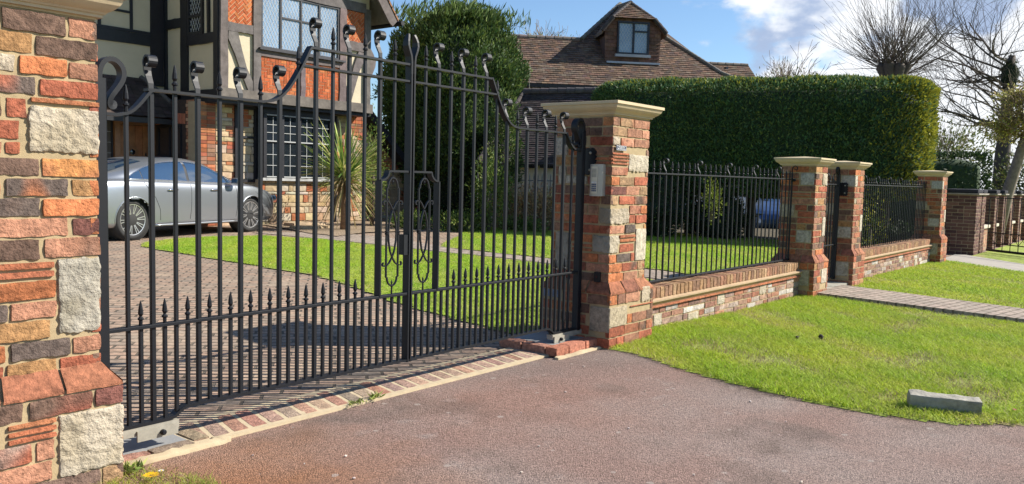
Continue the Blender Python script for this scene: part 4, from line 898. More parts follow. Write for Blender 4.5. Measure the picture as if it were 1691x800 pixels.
beam(house, Fr((0, 17.08, 0), (1, 0, 0), (0, -1, 0)), 5, 9.62, 2.26, 2.38, .04, M_blackwood, BLK, nm='fascia')
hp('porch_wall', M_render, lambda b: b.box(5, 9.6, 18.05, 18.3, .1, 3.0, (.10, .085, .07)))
F4 = Fr((0, 18.04, 0), (1, 0, 0), (0, -1, 0)); DOOR = (.30, .125, .042)
M_door = mat('varnished_oak', attr=True, rough=.4, var=.3, vscale=6, bump=.2, bscale=20, spec=.5)
dr = hp('door', M_door, lambda b: [F4.box(b, 8.60+i*.165, 8.60+(i+1)*.165-.008, .25, 2.24, 0, .05, jit(DOOR, .12)) for i in range(4)])
hp('door_frame', M_door, lambda b: [F4.box(b, 8.46, 8.58, .2, 2.36, 0, .09, (.26, .12, .05)), F4.box(b, 9.27, 9.39, .2, 2.36, 0, .09, (.26, .12, .05)), F4.box(b, 8.58, 9.27, 2.25, 2.36, 0, .088, (.26, .12, .05))])
hp('porthole', M_door, lambda b: b.lathe([(.135, -.07), (.135, -.05), (.11, -.045), (.10, -.055), (.075, -.06)], (8.86, 18.05, 1.66), 24, (.24, .10, .035), 'Y'), dr)
hp('porthole_glass', M_darkglass, lambda b: b.lathe([(.005, -.085), (.05, -.078), (.073, -.062)], (8.86, 18.05, 1.66), 20, BLK, 'Y'), dr)
hp('knocker', M_iron, lambda b: F4.poly(b, [(9.12, 1.2), (9.2, 1.2), (9.2, 1.52), (9.16, 1.66), (9.12, 1.52)], .05, .075, IR), dr)
window(house, F4, 7.95, 8.45, .9, 2.34, (), (), fw=.03, kind='square', pw=.16, ph=.24, glass=M_darkglass, lcol=(.4, .4, .38), lw_=.01)
window(house, F4, 9.40, 9.60, .9, 2.34, (), (), fw=.02, kind='square', pw=.1, ph=.24, glass=M_darkglass, lcol=(.4, .4, .38), lw_=.01)
# ground floor masonry of the gable: cream rag stone mixed with brick
def ragwall(x0, x1, y, z0, z1, seed, brickzones=()):
    rnd = random.Random(seed); core = hp('ground_wall', M_mortarfar, lambda b: b.box(x0, x1, y+.01, y+.4, z0, z1))
    def f(b):
        z = z0; k = 0
        while z < z1-.03:
            h = rnd.choice([.075, .12, .15, .18, .1]); h = min(h, z1-z); x = x0
            while x < x1-.02:
                zone = any(a <= x <= c and d <= z <= e for a, c, d, e in brickzones)
                if zone: w__ = .2; hh = .062
                else: w__ = rnd.uniform(.12, .42); hh = h-.012
                w__ = min(w__, x1-x)
                if zone:
                    nb_ = max(1, round(h/.075))
                    for q in range(nb_):
                        b.box(x+.005, x+w__-.006, y-.004-rnd.random()*.006, y+.05, z+q*h/nb_+.004, z+(q+1)*h/nb_-.008, jit(rnd.choice([(.32, .10, .045), (.27, .09, .05), (.22, .12, .075), (.36, .14, .065)]), .2))
                else:
                    c = rnd.choice([(.52, .40, .25), (.58, .47, .33), (.48, .35, .22), (.55, .38, .22), (.5, .43, .34), (.55, .42, .25), (.40, .15, .07) if rnd.random() < .35 else (.54, .41, .27)])
                    k += 1; b.rbox(x+.004, x+w__-.008, y-.008-rnd.random()*.01, y+.06, z+.003, z+hh, r=.012, res=.08, amp=.008, col=jit(tuple(v*.72 for v in c), .14), seed=k)
                x += w__
            z += h
    hp('rag_stone', M_brickfar, f, core, smooth=False); return core
ragwall(9.35, 10.74, 16.12, .05, 2.75, 1, ((9.35, 9.62, 0, 2.7), (9.95, 10.25, .9, 2.75), (10.0, 10.5, 2.2, 2.75)))
ragwall(10.70, 12.75, 15.92, .0, 1.12, 2, ((11.9, 12.5, .8, 1.0), (11.0, 11.2, .6, .8)))
ragwall(12.7, 13.9, 16.12, .0, 2.75, 3, ((12.8, 13.2, 1.6, 2.2), (13.4, 13.9, 2.1, 2.6), (13.1, 13.5, .3, .8)))
sw_ = hp('side_wall', M_brickfar, lambda b: b.box(9.37, 9.55, 16.3, 18.03, .05, 2.8, (.05, .035, .03)))
F8 = Fr((9.37, 16.3, 0), (0, 1, 0), (-1, 0, 0))
def sidebricks(b):
    for r in range(36):
        z = .06+r*.076; x = -.1*(r % 2)
        while x < .34: b_ = max(0, x); e_ = min(.34, x+.2); F8.box(b, b_, e_-.01, z, z+.064, 0, .012, jit(random.choice([(.34, .15, .08), (.28, .13, .08), (.42, .28, .17)]), .2)) if e_-b_ > .03 else None; x += .21
hp('side_bricks', M_brickfar, sidebricks, sw_)
hp('arch_bricks', M_brickfar, lambda b: [F8.box(b, .36+.075*i, .425+.075*i, 2.28+.03*math.sin(math.pi*i/17), 2.5+.03*math.sin(math.pi*i/17), 0, .012, jit((.33, .12, .07), .2)) for i in range(17)], sw_)
window(house, F8, .5, 1.5, .5, 2.26, (1.0,), ((0, 1.6), (1, 1.6)), fw=.05, kind='square', pw=.16, ph=.22, glass=M_darkglass, lcol=(.3, .3, .3), lw_=.008, d=.03)
F5 = Fr((0, 16.12, 0), (1, 0, 0), (0, -1, 0)); F6 = Fr((0, 15.86, 0), (1, 0, 0), (0, -1, 0))
WHITE = (.36, .37, .36)
window(house, F5, 10.20, 10.74, 1.05, 2.72, (), ((0, 2.05),), fw=.06, kind='square', pw=.14, ph=.2, glass=M_glass, lcol=(.35, .36, .38), lw_=.008, d=.05)
bay = hp('bay_window', M_blackwood, lambda b: [b.box(10.76, 12.66, 15.90, 16.3, 1.12, 2.78, BLK), F6.box(b, 10.76, 12.66, 2.60, 2.76, 0, .02, BLK), b.box(10.72, 12.7, 15.80, 16.0, 1.10, 1.16, (.35, .35, .34)), F6.box(b, 10.8, 12.62, 2.555, 2.585, .0, .03, (.28, .28, .28))])
for i in range(4):
    a = 10.79+i*.46
    for z0, z1, n in ((1.20, 1.93, 3), (2.00, 2.53, 3)):
        hp('glazing', M_darkglass, lambda b: F6.box(b, a+.05, a+.40, z0, z1, -.03, -.005), bay)
        hp('glazing_bars', M_plain, lambda b: [lead(b, F6, a+.05, a+.40, z0, z1, 'square', .175, (z1-z0)/n, .01, .012, WHITE), F6.box(b, a+.05, a+.40, z0-.025, z0, 0, .03, WHITE)], bay)
    hp('bay_post', M_blackwood, lambda b: F6.box(b, a-.035, a+.045, 1.16, 2.58, -.04, .035, BLK), bay)
hp('bay_post', M_blackwood, lambda b: F6.box(b, 12.59, 12.67, 1.16, 2.58, -.04, .035, BLK), bay)
hp('downpipe', M_iron, lambda b: b.tube([(12.95, 16.05, .1), (12.95, 16.05, 2.7)], .035, 8, IR))
# lean-to wing on the right with a sweeping roof edge
ragwall(13.9, 16.3, 16.75, .0, 2.3, 4, ((13.9, 15.9, 1.4, 1.9), (14.0, 14.6, .2, .7)))
F7 = Fr((0, 16.70, 0), (1, 0, 0), (0, -1, 0))
window(house, F7, 14.15, 14.62, .95, 1.95, (), (), fw=.05, kind='square', pw=.12, ph=.2, glass=M_darkglass, lcol=WHITE, lw_=.01, d=.03)
def cat(b):
    b.add([(13.6, 16.3, 3.62), (14.5, 16.3, 2.78), (15.4, 16.3, 1.95), (16.6, 16.3, .98), (13.6, 20, 3.62), (14.5, 20, 2.78), (15.4, 20, 1.95), (16.6, 20, .98)], [(0, 1, 5, 4), (1, 2, 6, 5), (2, 3, 7, 6)], (.07, .05, .04))
    b.add([(13.6, 16.28, 3.62), (14.5, 16.28, 2.78), (15.4, 16.28, 1.95), (16.6, 16.28, .98), (16.6, 16.28, .78), (15.4, 16.28, 1.72), (14.5, 16.28, 2.53), (13.6, 16.28, 3.35)], [(0, 7, 6, 1), (1, 6, 5, 2), (2, 5, 4, 3)], BLK)
    b.add([(13.6, 16.3, 3.40), (15.4, 16.3, 1.76), (16.6, 16.3, .8), (16.6, 16.76, .8), (15.4, 16.76, 1.76), (13.6, 16.76, 3.4)], [(0, 1, 4, 5), (1, 2, 3, 4)], BLK)
hp('wing_roof', M_tile, cat); hp('wing_wall', M_mortarfar, lambda b: b.add([(13.6, 16.78, 0), (16.2, 16.78, 0), (16.2, 16.78, 1.3), (15.4, 16.78, 1.9), (13.6, 16.78, 3.4)], [(0, 1, 2, 3, 4)]))

# ------------------------------------------------------------------ neighbour's house, seen over the gate pillar
nb = thing('neighbour_house', 'tile-roofed house with a tile-hung dormer window, seen above the keypad pillar', 'house', (20.4, 16.1, 0))
U = Vector((.7313537, -.68199836, 0)); A = Vector((.68199836, .7313537, 0)); ON = Vector((20.4, 16.12, 0))
G = Fr(ON, U, -A)
def tiles(b, O, ud, vd, poly, course=.10, tw=.165, col=(.17, .10, .065), lift=.02, jz=.004, pal=None, org=None):
    """lapped clay tiles on the plane O+ud*a+vd*b, clipped to a convex polygon (a,b)"""
    O, ud, vd = Vector(O), Vector(ud).normalized(), Vector(vd).normalized(); n = ud.cross(vd).normalized()
    if n.z < 0: n = -n
    a0, a1 = min(p[0] for p in poly), max(p[0] for p in poly); b0, b1 = min(p[1] for p in poly), max(p[1] for p in poly)
    if org: a0 = org[0]+math.floor((a0-org[0])/tw)*tw; b0 = org[1]+math.floor((b0-org[1])/course)*course
    ar = sum(poly[i][0]*poly[(i+1) % len(poly)][1]-poly[(i+1) % len(poly)][0]*poly[i][1] for i in range(len(poly)))
    if ar < 0: poly = poly[::-1]
    r = round((b0-(org[1] if org else b0))/course); v = b0
    while v < b1:
        x = a0-(tw*.5 if r % 2 else 0)
        while x < a1:
            P = clip_convex([(x+.003, v), (x+tw-.003, v), (x+tw-.003, v+course*1.12), (x+.003, v+course*1.12)], poly)
            if P:
                e = random.uniform(-jz, jz); c = jit(random.choice(pal) if pal else col, .22)
                q = [O+ud*p[0]+vd*p[1]+n*(lift*(1-(p[1]-v)/(course*1.12))+e) for p in P]; m_ = len(q)
                lo = [O+ud*p[0]+vd*p[1]-n*.004 for p in P]
                b.add(q+lo, [tuple(range(m_))]+[(i, m_+i, m_+(i+1) % m_, (i+1) % m_) for i in range(m_)], c)
            x += tw
        v += course; r += 1
TP = [(.13, .08, .055), (.105, .066, .048), (.155, .095, .065), (.085, .058, .048), (.14, .10, .075)]
VD = (A+Vector((0, 0, 1))).normalized(); s2 = math.sqrt(2)
RO = ON+Vector((0, 0, 4.3))
nr = hp('roof', M_tile, lambda b: [tiles(b, RO, U, VD, q, .105, .17, pal=TP, org=(-3.5, 0)) for q in ([(-3.5, 0), (2.2, 0), (2.2, 1.72*s2), (-3.5, 1.72*s2)], [(2.2, 0), (5.1, 0), (5.1, 2.05*s2), (4.32, 3.35*s2), (3.95, 3.35*s2), (2.2, 1.72*s2)], [(5.1, 0), (6.75, 0), (6.75, .65*s2), (5.1, 2.05*s2)], [(6.75, 0), (8.1, 0), (6.75, .65*s2)])], nb)
def L3(s, t, z): return ON+U*s+A*t+Vector((0, 0, z))
hp('roof_core', M_tile, lambda b: b.add([L3(-3.5, 0.03, 4.29), L3(8.1, .03, 4.29), L3(6.75, .68, 4.94), L3(5.1, 2.08, 6.33), L3(4.32, 3.4, 7.62), L3(3.95, 3.4, 7.62), L3(2.2, 1.75, 5.99), L3(-3.5, 1.75, 5.99), L3(8.1, 6, 4.3), L3(4.3, 4.5, 7.6), L3(2.2, 6, 4.3), L3(-3.5, 3.4, 4.3)],
   [(0, 1, 2, 3, 4, 5, 6, 7), (1, 8, 9, 4, 3, 2), (4, 9, 5), (5, 9, 10, 6), (6, 10, 11, 7), (0, 7, 11)], (.12, .08, .06)), nr)
def ridge(b, p, q, r_=.075, col=(.17, .15, .13), seg=.3):
    p, q = Vector(p), Vector(q); n = max(1, round((q-p).length/seg))
    for i in range(n): b.tube([p.lerp(q, i/n+.0), p.lerp(q, (i+.96)/n)], [r_*1.08, r_*.95], 9, jit(col, .15))
hp('ridge_tiles', M_tile, lambda b: [ridge(b, L3(-3.5, 1.72, 6.02), L3(2.15, 1.72, 6.02)), ridge(b, L3(2.2, 1.72, 6.04), L3(3.95, 3.35, 7.64)), ridge(b, L3(4.32, 3.35, 7.64), L3(5.1, 2.05, 6.38), .06, seg=.16), ridge(b, L3(5.1, 2.05, 6.38), L3(6.75, .65, 4.98), .06, seg=.16), ridge(b, L3(6.75, .65, 4.98), L3(8.1, 0, 4.33), .06, seg=.16)], nr)
hp('eaves', M_blackwood, lambda b: G.box(b, -3.5, 8, 4.19, 4.29, -.12, .04, BLK), nb)
hp('wall', M_render, lambda b: [G.box(b, -3.4, 8, 0, 4.2, -3, -.35, (.72, .70, .66))], nb)
hp('brick_end', M_brickfar, lambda b: G.box(b, -3.35, .22, .0, 4.18, -.34, -.30, (.28, .07, .045)), nb)
for i in range(12): hp('bracket', M_blackwood, lambda b: G.box(b, .72+.34*i, .79+.34*i, 4.03, 4.19, -.35, -.05, BLK), nb)
dm = hp('dormer', M_tile, lambda b: [tiles(b, L3(2.82, .90, 5.22), U, (0, 0, 1), [(0, 0), (1.84, 0), (1.88, 1.0), (1.55, 1.42), (.28, 1.42), (-.04, 1.0)], .12, .2, pal=[(.13, .07, .05), (.11, .06, .045), (.15, .08, .055)], lift=.02),
    G.poly(b, [(2.84, 5.2), (4.66, 5.2), (4.7, 6.22), (4.36, 6.62), (3.1, 6.62), (2.80, 6.22)], -2.5, -.905, (.10, .06, .05))], nb)
window(nb, Fr(L3(0, .86, 0), U, -A), 3.20, 4.28, 5.47, 6.53, (3.75,), ((1, 6.22),), fw=.055, kind='diamond', pw=.10, ph=.17, glass=M_glass, fcol=(.016, .02, .035), d=.05, nm='dormer_window')
hp('dormer_sill', M_plain, lambda b: G.box(b, 3.14, 4.34, 5.38, 5.465, -.9, -.78, (.32, .33, .36)), dm)
hp('lead_flashing', M_plain, lambda b: G.box(b, 2.86, 4.66, 5.16, 5.22, -.92, -.78, (.33, .36, .42)), dm)
ap0, ap1 = L3(3.72, 1.25, 7.22), L3(3.85, 3.3, 7.5)
def dr_(b):
    e = .78
    for sgn, x0_, x1_ in ((-1, 3.02, 2.66), (1, 4.42, 4.86)):
        P = [L3(x0_, e, 6.62), L3(x1_, e, 6.18), L3(x1_, 3.3, 6.18), ap1, ap0]
        b.add(P+[p-Vector((0, 0, .10)) for p in P], [(0, 1, 2, 3, 4) if sgn < 0 else (4, 3, 2, 1, 0), (0, 5, 6, 1), (1, 6, 7, 2), (9, 8, 7, 6, 5)], (.14, .09, .06))
dro = hp('dormer_roof', M_tile, dr_, nb)
vh = (ap0-L3(3.72, .74, 6.62)); 
hp('hipped_tiles', M_tile, lambda b: tiles(b, L3(3.02, .74, 6.62), U, vh, [(0, 0), (1.42, 0), (.72, vh.length)], .085, .16, pal=TP, lift=.03), dro)
for sgn, x0_, x1_ in ((-1, 3.02, 2.66), (1, 4.42, 4.86)):
    hp('barge_tiles', M_tile, lambda b: [ridge(b, L3(x0_, .78, 6.64), ap0+Vector((0, 0, .02)), .05, (.09, .075, .07), .14), ridge(b, L3(x0_, .76, 6.63), L3(x1_, .76, 6.18), .07, (.06, .05, .05), .2)], dro)
hp('finial_ridge', M_tile, lambda b: ridge(b, ap0, ap1, .08, (.12, .10, .09)), dro)
hp('rear_wing', M_tile, lambda b: [tiles(b, L3(6.3, 1.6, 5.06), U, VD, [(0, -.6), (2.15, -.6), (1.98, .55), (0, .55)], .1, .17, pal=TP), ridge(b, L3(6.3, 2.0, 5.47), L3(8.27, 2.0, 5.47), .06)], nb)
hp('roof_vent', M_plain, lambda b: G.box(b, 7.38, 7.46, 5.05, 5.36, -1.95, -1.8, (.08, .08, .10)), nb)
an = thing('tv_aerial', 'thin television aerial on a pole against the tiled roof, right of the dark conifer', 'aerial', (18.93, 14.75, 3.9))
hp('mast', M_steel, lambda b: b.tube([(18.93, 14.75, 3.3), (18.93, 14.75, 4.6)], .014, 6, (.4, .4, .4)), an)
hp('boom', M_steel, lambda b: [b.tube([(18.80, 14.85, 4.42), (19.45, 14.22, 4.52)], .008, 5, (.4, .4, .4))]+[b.tube([(19.42-.08*i, 14.25+.077*i, 4.44-.012*i), (19.42-.08*i, 14.25+.077*i, 4.58-.012*i)], .004, 4, (.4, .4, .4)) for i in range(5)]+[b.tube([(18.86, 14.72, z), (19.0, 14.78, z)], .007, 5, (.4, .4, .4)) for z in (4.28, 4.34, 4.4, 4.46, 4.54)], an)
# low outbuilding with a dark tiled roof and white wall
ob = thing('outbuilding', 'low outbuilding with dark tiled roof and white wall, behind the dry brown hedge', 'outbuilding', (16.2, 12.6, 0))
UO = Vector((.309017, -.9510565, 0)); AO = Vector((.9510565, .309017, 0)); OO = Vector((15.785, 13.08, 0)); GO = Fr(OO, UO, -AO)
VO = (AO+Vector((0, 0, .9))).normalized(); k_ = math.hypot(1, .9)
orf = hp('roof', M_tile, lambda b: tiles(b, OO+Vector((0, 0, 1.72)), UO, VO, [(-.62, -.12), (2.45, -.12), (2.45, 2.1*k_), (-.25, 2.1*k_)], .085, .165, pal=[(.055, .045, .045), (.045, .036, .036), (.065, .05, .05)], lift=.018), ob)
def LO(s, t, z): return OO+UO*s+AO*t+Vector((0, 0, z))
hp('roof_core', M_tile, lambda b: b.add([LO(-.62, -.1, 1.62), LO(2.45, -.1, 1.62), LO(2.45, 2.1, 3.6), LO(-.25, 2.1, 3.6), LO(-.62, 4.3, 1.62), LO(2.45, 4.3, 1.62)], [(0, 1, 2, 3), (0, 3, 4), (3, 2, 5, 4)], (.05, .04, .04)), orf)
hp('ridge_tiles', M_tile, lambda b: ridge(b, LO(-.25, 2.1, 3.66), LO(2.45, 2.1, 3.66), .085, (.09, .08, .08), .25), orf)
hp('hip_tiles', M_tile, lambda b: ridge(b, LO(-.62, -.1, 1.7), LO(-.25, 2.1, 3.66), .06, (.06, .05, .05), .25), orf)
hp('wall', M_render, lambda b: GO.box(b, -.5, 2.35, -.1, 1.70, -4, -.3, (.74, .66, .52)), ob)
for i in range(7): hp('rafter_end', M_blackwood, lambda b: GO.box(b, -.45+.42*i, -.68+.42*i, 1.56, 1.66, -.3, .04, BLK), ob)

# ------------------------------------------------------------------ cars
def interp(T, x):
    if x <= T[0][0]: return T[0][1]
    for i in range(len(T)-1):
        if x <= T[i+1][0]:
            t = (x-T[i][0])/(T[i+1][0]-T[i][0]); p0 = T[max(0, i-1)][1]; p1, p2 = T[i][1], T[i+1][1]; p3 = T[min(len(T)-1, i+2)][1]
            v = .5*((2*p1)+(-p0+p2)*t+(2*p0-5*p1+4*p2-p3)*t*t+(-p0+3*p1-3*p2+p3)*t**3)
            return v
    return T[-1][1]
ROOF = [(-2.50, .78), (-2.44, .93), (-2.15, 1.02), (-1.75, 1.12), (-1.3, 1.265), (-.8, 1.37), (-.3, 1.412), (.1, 1.405), (.45, 1.345), (.8, 1.20), (1.1, 1.045), (1.35, .985), (1.8, .90), (2.2, .79), (2.36, .70), (2.44, .55)]
WID = [(-2.50, .70), (-2.42, .80), (-2.1, .885), (-1.5, .935), (-.6, .930), (.4, .925), (1.4, .935), (1.9, .90), (2.2, .82), (2.38, .70), (2.44, .62)]
BELT = [(-2.50, .77), (-2.4, .90), (-1.9, .985), (-1.2, .985), (0, .955), (1, .925), (1.5, .90), (2.0, .80), (2.3, .68), (2.44, .54)]
ZB = [(-2.50, .42), (-2.35, .27), (-1.8, .20), (1.9, .20), (2.3, .24), (2.44, .36)]
def sect(x, n=46):
    w, zb, ze, zr = interp(WID, x), interp(ZB, x), interp(BELT, x), interp(ROOF, x)
    g = min(1, max(0, (zr-ze-.08)/.25)); g = g*g*(3-2*g)
    wt = .60*g+w*.70*(1-g)
    P = [(0, zb), (w*.80, zb), (w*.955, zb+.05), (w*.985, zb+.16 if zb+.16 < .42 else (zb+ze)/2), (w, (zb+ze)*.5), (w*.992, ze-.14), (w*.965, ze-.035), (w*.93, ze), (w*.90*g+w*.86*(1-g), ze+.02*g+.012), (lerp((w*.89, ze), (wt, zr), .5)[0]+.03*g, ze+(zr-ze)*(.5+.12*g)), (wt+.035*g, zr-.055*g-.012), (wt*.82, zr-.018*g-.006), (wt*.45, zr), (0, zr+.002)]
    out = []; m_ = len(P)-1
    for i in range(n+1):
        u = i/n*m_; k = min(m_-1, int(u)); t = u-k; p0, p1, p2, p3 = P[max(0, k-1)], P[k], P[k+1], P[min(m_, k+2)]
        out.append(tuple(.5*((2*p1[j])+(-p0[j]+p2[j])*t+(2*p0[j]-5*p1[j]+4*p2[j]-p3[j])*t*t+(-p0[j]+3*p1[j]-3*p2[j]+p3[j])*t**3)*1.0 for j in (0, 1)))
    return out
def side_y(x, z):
    s = sect(x)[8:]; best = 0
    for i in range(len(s)-1):
        if (s[i][1]-z)*(s[i+1][1]-z) <= 0 and s[i+1][1] != s[i][1] and s[i][0] > .3: t = (z-s[i][1])/(s[i+1][1]-s[i][1]); best = s[i][0]+(s[i+1][0]-s[i][0])*t
    return best
def top_z(x, y):
    s = sect(x)[14:]
    for i in range(len(s)-1):
        if (s[i][0]-y)*(s[i+1][0]-y) <= 0 and s[i+1][0] != s[i][0]: t = (y-s[i][0])/(s[i+1][0]-s[i][0]); return s[i][1]+(s[i+1][1]-s[i][1])*t
    return s[-1][1]
LOCAL = set()
def make_car(label, paint, loc, ang):
    t = thing('parked_car', label, 'car', loc); t.rotation_euler = (0, 0, ang); LOCAL.add(t.name)
    M_p = mat('car_paint', paint, rough=.34, metal=.75, var=0, spec=.6, coat=.35); M_ch = mat('chrome', (.75, .76, .78), rough=.12, metal=1, var=0); M_tyre = mat('tyre', (.02, .02, .02), rough=.8, var=.1); M_cg = mat('car_glass', (.02, .045, .09), rough=.04, var=0, spec=1.0, coat=1)
    def part(nm, m_, fn, par=None, smooth=True): mb = MB(); fn(mb); return mb.build(nm, m_, par or t, smooth)
    NS, n = 190, 60; vs = []; fs = []; AR = .372
    for i in range(NS+1):
        x = -2.50+4.94*i/NS; q_ = sect(x, n); ring = [(x, -y, z) for y, z in q_]+[(x, y, z) for y, z in q_[-2:0:-1]]; vs += ring
    R = len(ring); inside = []
    for k, (x, y, z) in enumerate(vs):
        ins = False
        if abs(y) > .45:
            for xw in (-1.435, 1.435):
                d = math.hypot(x-xw, z-.345)
                if d < AR+.004: ins = True
                if AR-.022 < d < AR+.022: f = AR/d; vs[k] = (xw+(x-xw)*f, y, .345+(z-.345)*f); ins = True
        inside.append(ins)
    for i in range(NS):
        for j in range(R):
            F_ = (i*R+j, i*R+R+j, i*R+R+(j+1) % R, i*R+(j+1) % R)
            if not all(inside[v] for v in F_): fs.append(F_)
    fs += [tuple(range(R)), tuple(range(NS*R+R-1, NS*R-1, -1))]
    mb = MB(); mb.add(vs, fs, paint); body = mb.build('body', M_p, t, True)
    for xw in (-1.435, 1.435):
        for sg in (-1, 1):
            def lip(b):
                pts = []
                for k in range(25):
                    a = math.pi*(-.08+1.16*k/24); x, z = xw+AR*math.cos(a), .345+AR*math.sin(a)
                    if z < .24: continue
                    q_ = sect(x); y = .9
                    for u in range(len(q_)-1):
                        if (q_[u][1]-z)*(q_[u+1][1]-z) <= 0 and q_[u][0] > .5: y = q_[u][0]; break
                    pts.append((x, sg*(y-.002), z))
                b.tube(pts, .012, 6, paint)
            part('arch_lip', M_p, lip)
    for x in (-1.435, 1.435):
        [part('wheel_arch', M_tyre, lambda b: b.lathe([(.374, s*.63), (.374, s*.87)] if s > 0 else [(.374, -.87), (.374, -.63)], (x, 0, .345), 30, (.01, .01, .01), 'Y')) for s in (-1, 1)]
        for s in (-1, 1):
            wv = part('wheel', M_tyre, lambda b: b.lathe([(.235, .60*s), (.31, .61*s), (.335, .64*s), (.340, .70*s), (.340, .80*s), (.334, .85*s), (.31, .875*s), (.262, .88*s), (.255, .86*s), (.25, .70*s)], (x, 0, .340), 48, (.02, .02, .02), 'Y', cap=False))
            def rim(b):
                b.lathe([(.262, .872*s), (.256, .882*s), (.246, .880*s), (.240, .84*s), (.236, .72*s)], (x, 0, .34), 48, (.7, .7, .7), 'Y', cap=False)
                b.lathe([(.001, .868*s), (.032, .866*s), (.04, .855*s), (.05, .83*s)], (x, 0, .34), 20, (.7, .7, .7), 'Y')
                for k in range(10):
                    for dd in (-.10, .10):
                        a = 2*math.pi*k/10+.1; a2 = a+dd; p = (x+.035*math.cos(a), .855*s, .34+.035*math.sin(a)); q = (x+.247*math.cos(a2), .872*s, .34+.247*math.sin(a2))
                        b.sweep([p, lerp(p, q, .5), q], (0, 1, 0), .02, .0135, (.7, .7, .7))
            part('rim', M_ch if False else mat_rim, rim, wv, False)
            part('brake_disc', M_tyre, lambda b: b.lathe([(.001, .80*s), (.24, .80*s), (.24, .70*s)], (x, 0, .34), 30, (.03, .03, .03), 'Y'), wv)
    # side glass following the body, outline with bright trim
    UP = [(-1.52, .01), (-1.35, .10), (-1.1, .205), (-.7, .305), (-.25, .352), (.1, .345), (.45, .275), (.75, .165), (1.0, .055), (1.12, .01)]
    for s in (-1, 1):
        def patch(b, x0, x1, c=(.02, .05, .1), off=.006):
            vs = []; nx, nz_ = 26, 7
            for i in range(nx+1):
                x = x0+(x1-x0)*i/nx; zl = interp(BELT, x)+.03; zu = max(zl+.002, interp(BELT, x)+interp(UP, x)+.012); zu = min(zu, interp(ROOF, x)-.035)
                for j in range(nz_+1): z = zl+(zu-zl)*j/nz_; vs.append((x, s*(side_y(x, z)+off), z))
            b.add(vs, [(i*(nz_+1)+j, (i+1)*(nz_+1)+j, (i+1)*(nz_+1)+j+1, i*(nz_+1)+j+1) for i in range(nx) for j in range(nz_)], c)
        part('window_surround', M_iron, lambda b: patch(b, -1.50, 1.10, off=.003))
        for a, c in ((-1.49, -1.20), (-1.185, -.20), (-.14, .80), (.82, 1.06)): part('side_window', M_cg, lambda b: patch(b, a, c))
        lowr = [(x, s*(side_y(x, interp(BELT, x)+.026)+.008), interp(BELT, x)+.026) for x in [-1.52+2.63*i/30 for i in range(31)]]
        def uz(x): return min(max(interp(BELT, x)+.032, interp(BELT, x)+interp(UP, x)+.018), interp(ROOF, x)-.03)
        upr = [(x, s*(side_y(x, uz(x))+.008), uz(x)) for x in [-1.52+2.63*i/40 for i in range(41)]]
        part('chrome_trim', M_ch, lambda b: [b.tube(lowr, .009, 6), b.tube(upr, .008, 6)])
        for xs in ([(-.17, .93), (-.17, .8), (-.18, .5), (-.20, .27)], [(-1.22, .96), (-1.14, .84), (-1.0, .70), (-.90, .5), (-.88, .27)], [(.98, .90), (1.0, .75), (1.0, .5), (.97, .27)]):
            pp = []
            for i in range(len(xs)-1):
                for k in range(5): x, z = lerp(xs[i], xs[i+1], k/5); pp.append((x, s*(side_y(x, z)+.000), z))
            part('door_gap', M_tyre, lambda b: b.tube(pp, .0045, 5))
        for x in (-.62, .42):
            hx = [(x-.11+.22*i/6, s*(side_y(x, .83)+.022+.010*math.sin(math.pi*i/6)), .835+.003*math.sin(math.pi*i/6)) for i in range(7)]
            part('door_handle', M_ch, lambda b: b.sweep(hx, (0, 0, 1), .026, .012, (.7, .7, .7)))
        part('sill_trim', M_p, lambda b: b.sweep([(x, s*(interp(WID, x)*.985+.012), .235) for x in [-1.02+2.03*i/16 for i in range(17)]], (0, 0, 1), .03, .018, paint))
        mr_ = part('door_mirror', M_p, lambda b: b.rbox(.80, .97, min(s*.95, s*1.12), max(s*.95, s*1.12), .945, 1.06, r=.045, res=.02, amp=0, col=paint))
        part('mirror_glass', M_cg, lambda b: b.rbox(.79, .802, min(s*.965, s*1.10), max(s*.965, s*1.10), .96, 1.045, r=.005, res=.04, amp=0), mr_)
        part('tail_lamp', mat_red, lambda b: b.rbox(-2.47, -2.28, min(s*.60, s*.835), max(s*.60, s*.835), .72, .86, r=.03, res=.03, amp=0, col=(.3, .01, .01)))
        part('headlight', M_cg, lambda b: b.rbox(2.05, 2.33, min(s*.55, s*.815), max(s*.55, s*.815), .60, .72, r=.04, res=.03, amp=0))
    def tp(b, x0, x1, y0_, y1_):
        vs = []; nx, ny = 14, 14
        for i in range(nx+1):
            x = x0+(x1-x0)*i/nx; h = y0_+(y1_-y0_)*i/nx
            for j in range(ny+1): y = h*(2*j/ny-1); vs.append((x, y, top_z(x, abs(y))+.006))
        b.add(vs, [(i*(ny+1)+j, (i+1)*(ny+1)+j, (i+1)*(ny+1)+j+1, i*(ny+1)+j+1) for i in range(nx) for j in range(ny)], (.02, .05, .1))
    part('rear_window', M_cg, lambda b: tp(b, -1.80, -.95, .60, .54)); part('windscreen', M_cg, lambda b: tp(b, .42, 1.12, .56, .66)); part('sunroof', M_cg, lambda b: tp(b, -.55, .15, .42, .42))
    return t
mat_rim = mat('alloy', (.62, .62, .63), rough=.3, metal=.8, var=0); mat_red = mat('lamp_red', (.25, .01, .01), rough=.1, var=0)
cd = math.atan2(.2835, .959)
make_car('silver coupe saloon parked on the drive in front of the oak door', (.31, .33, .36), (7.70, 14.60, .1), cd)
make_car('blue car glimpsed far behind the long railing, under the clipped hedge', (.07, .13, .28), (24.0, 8.9, -.2), R_(200))

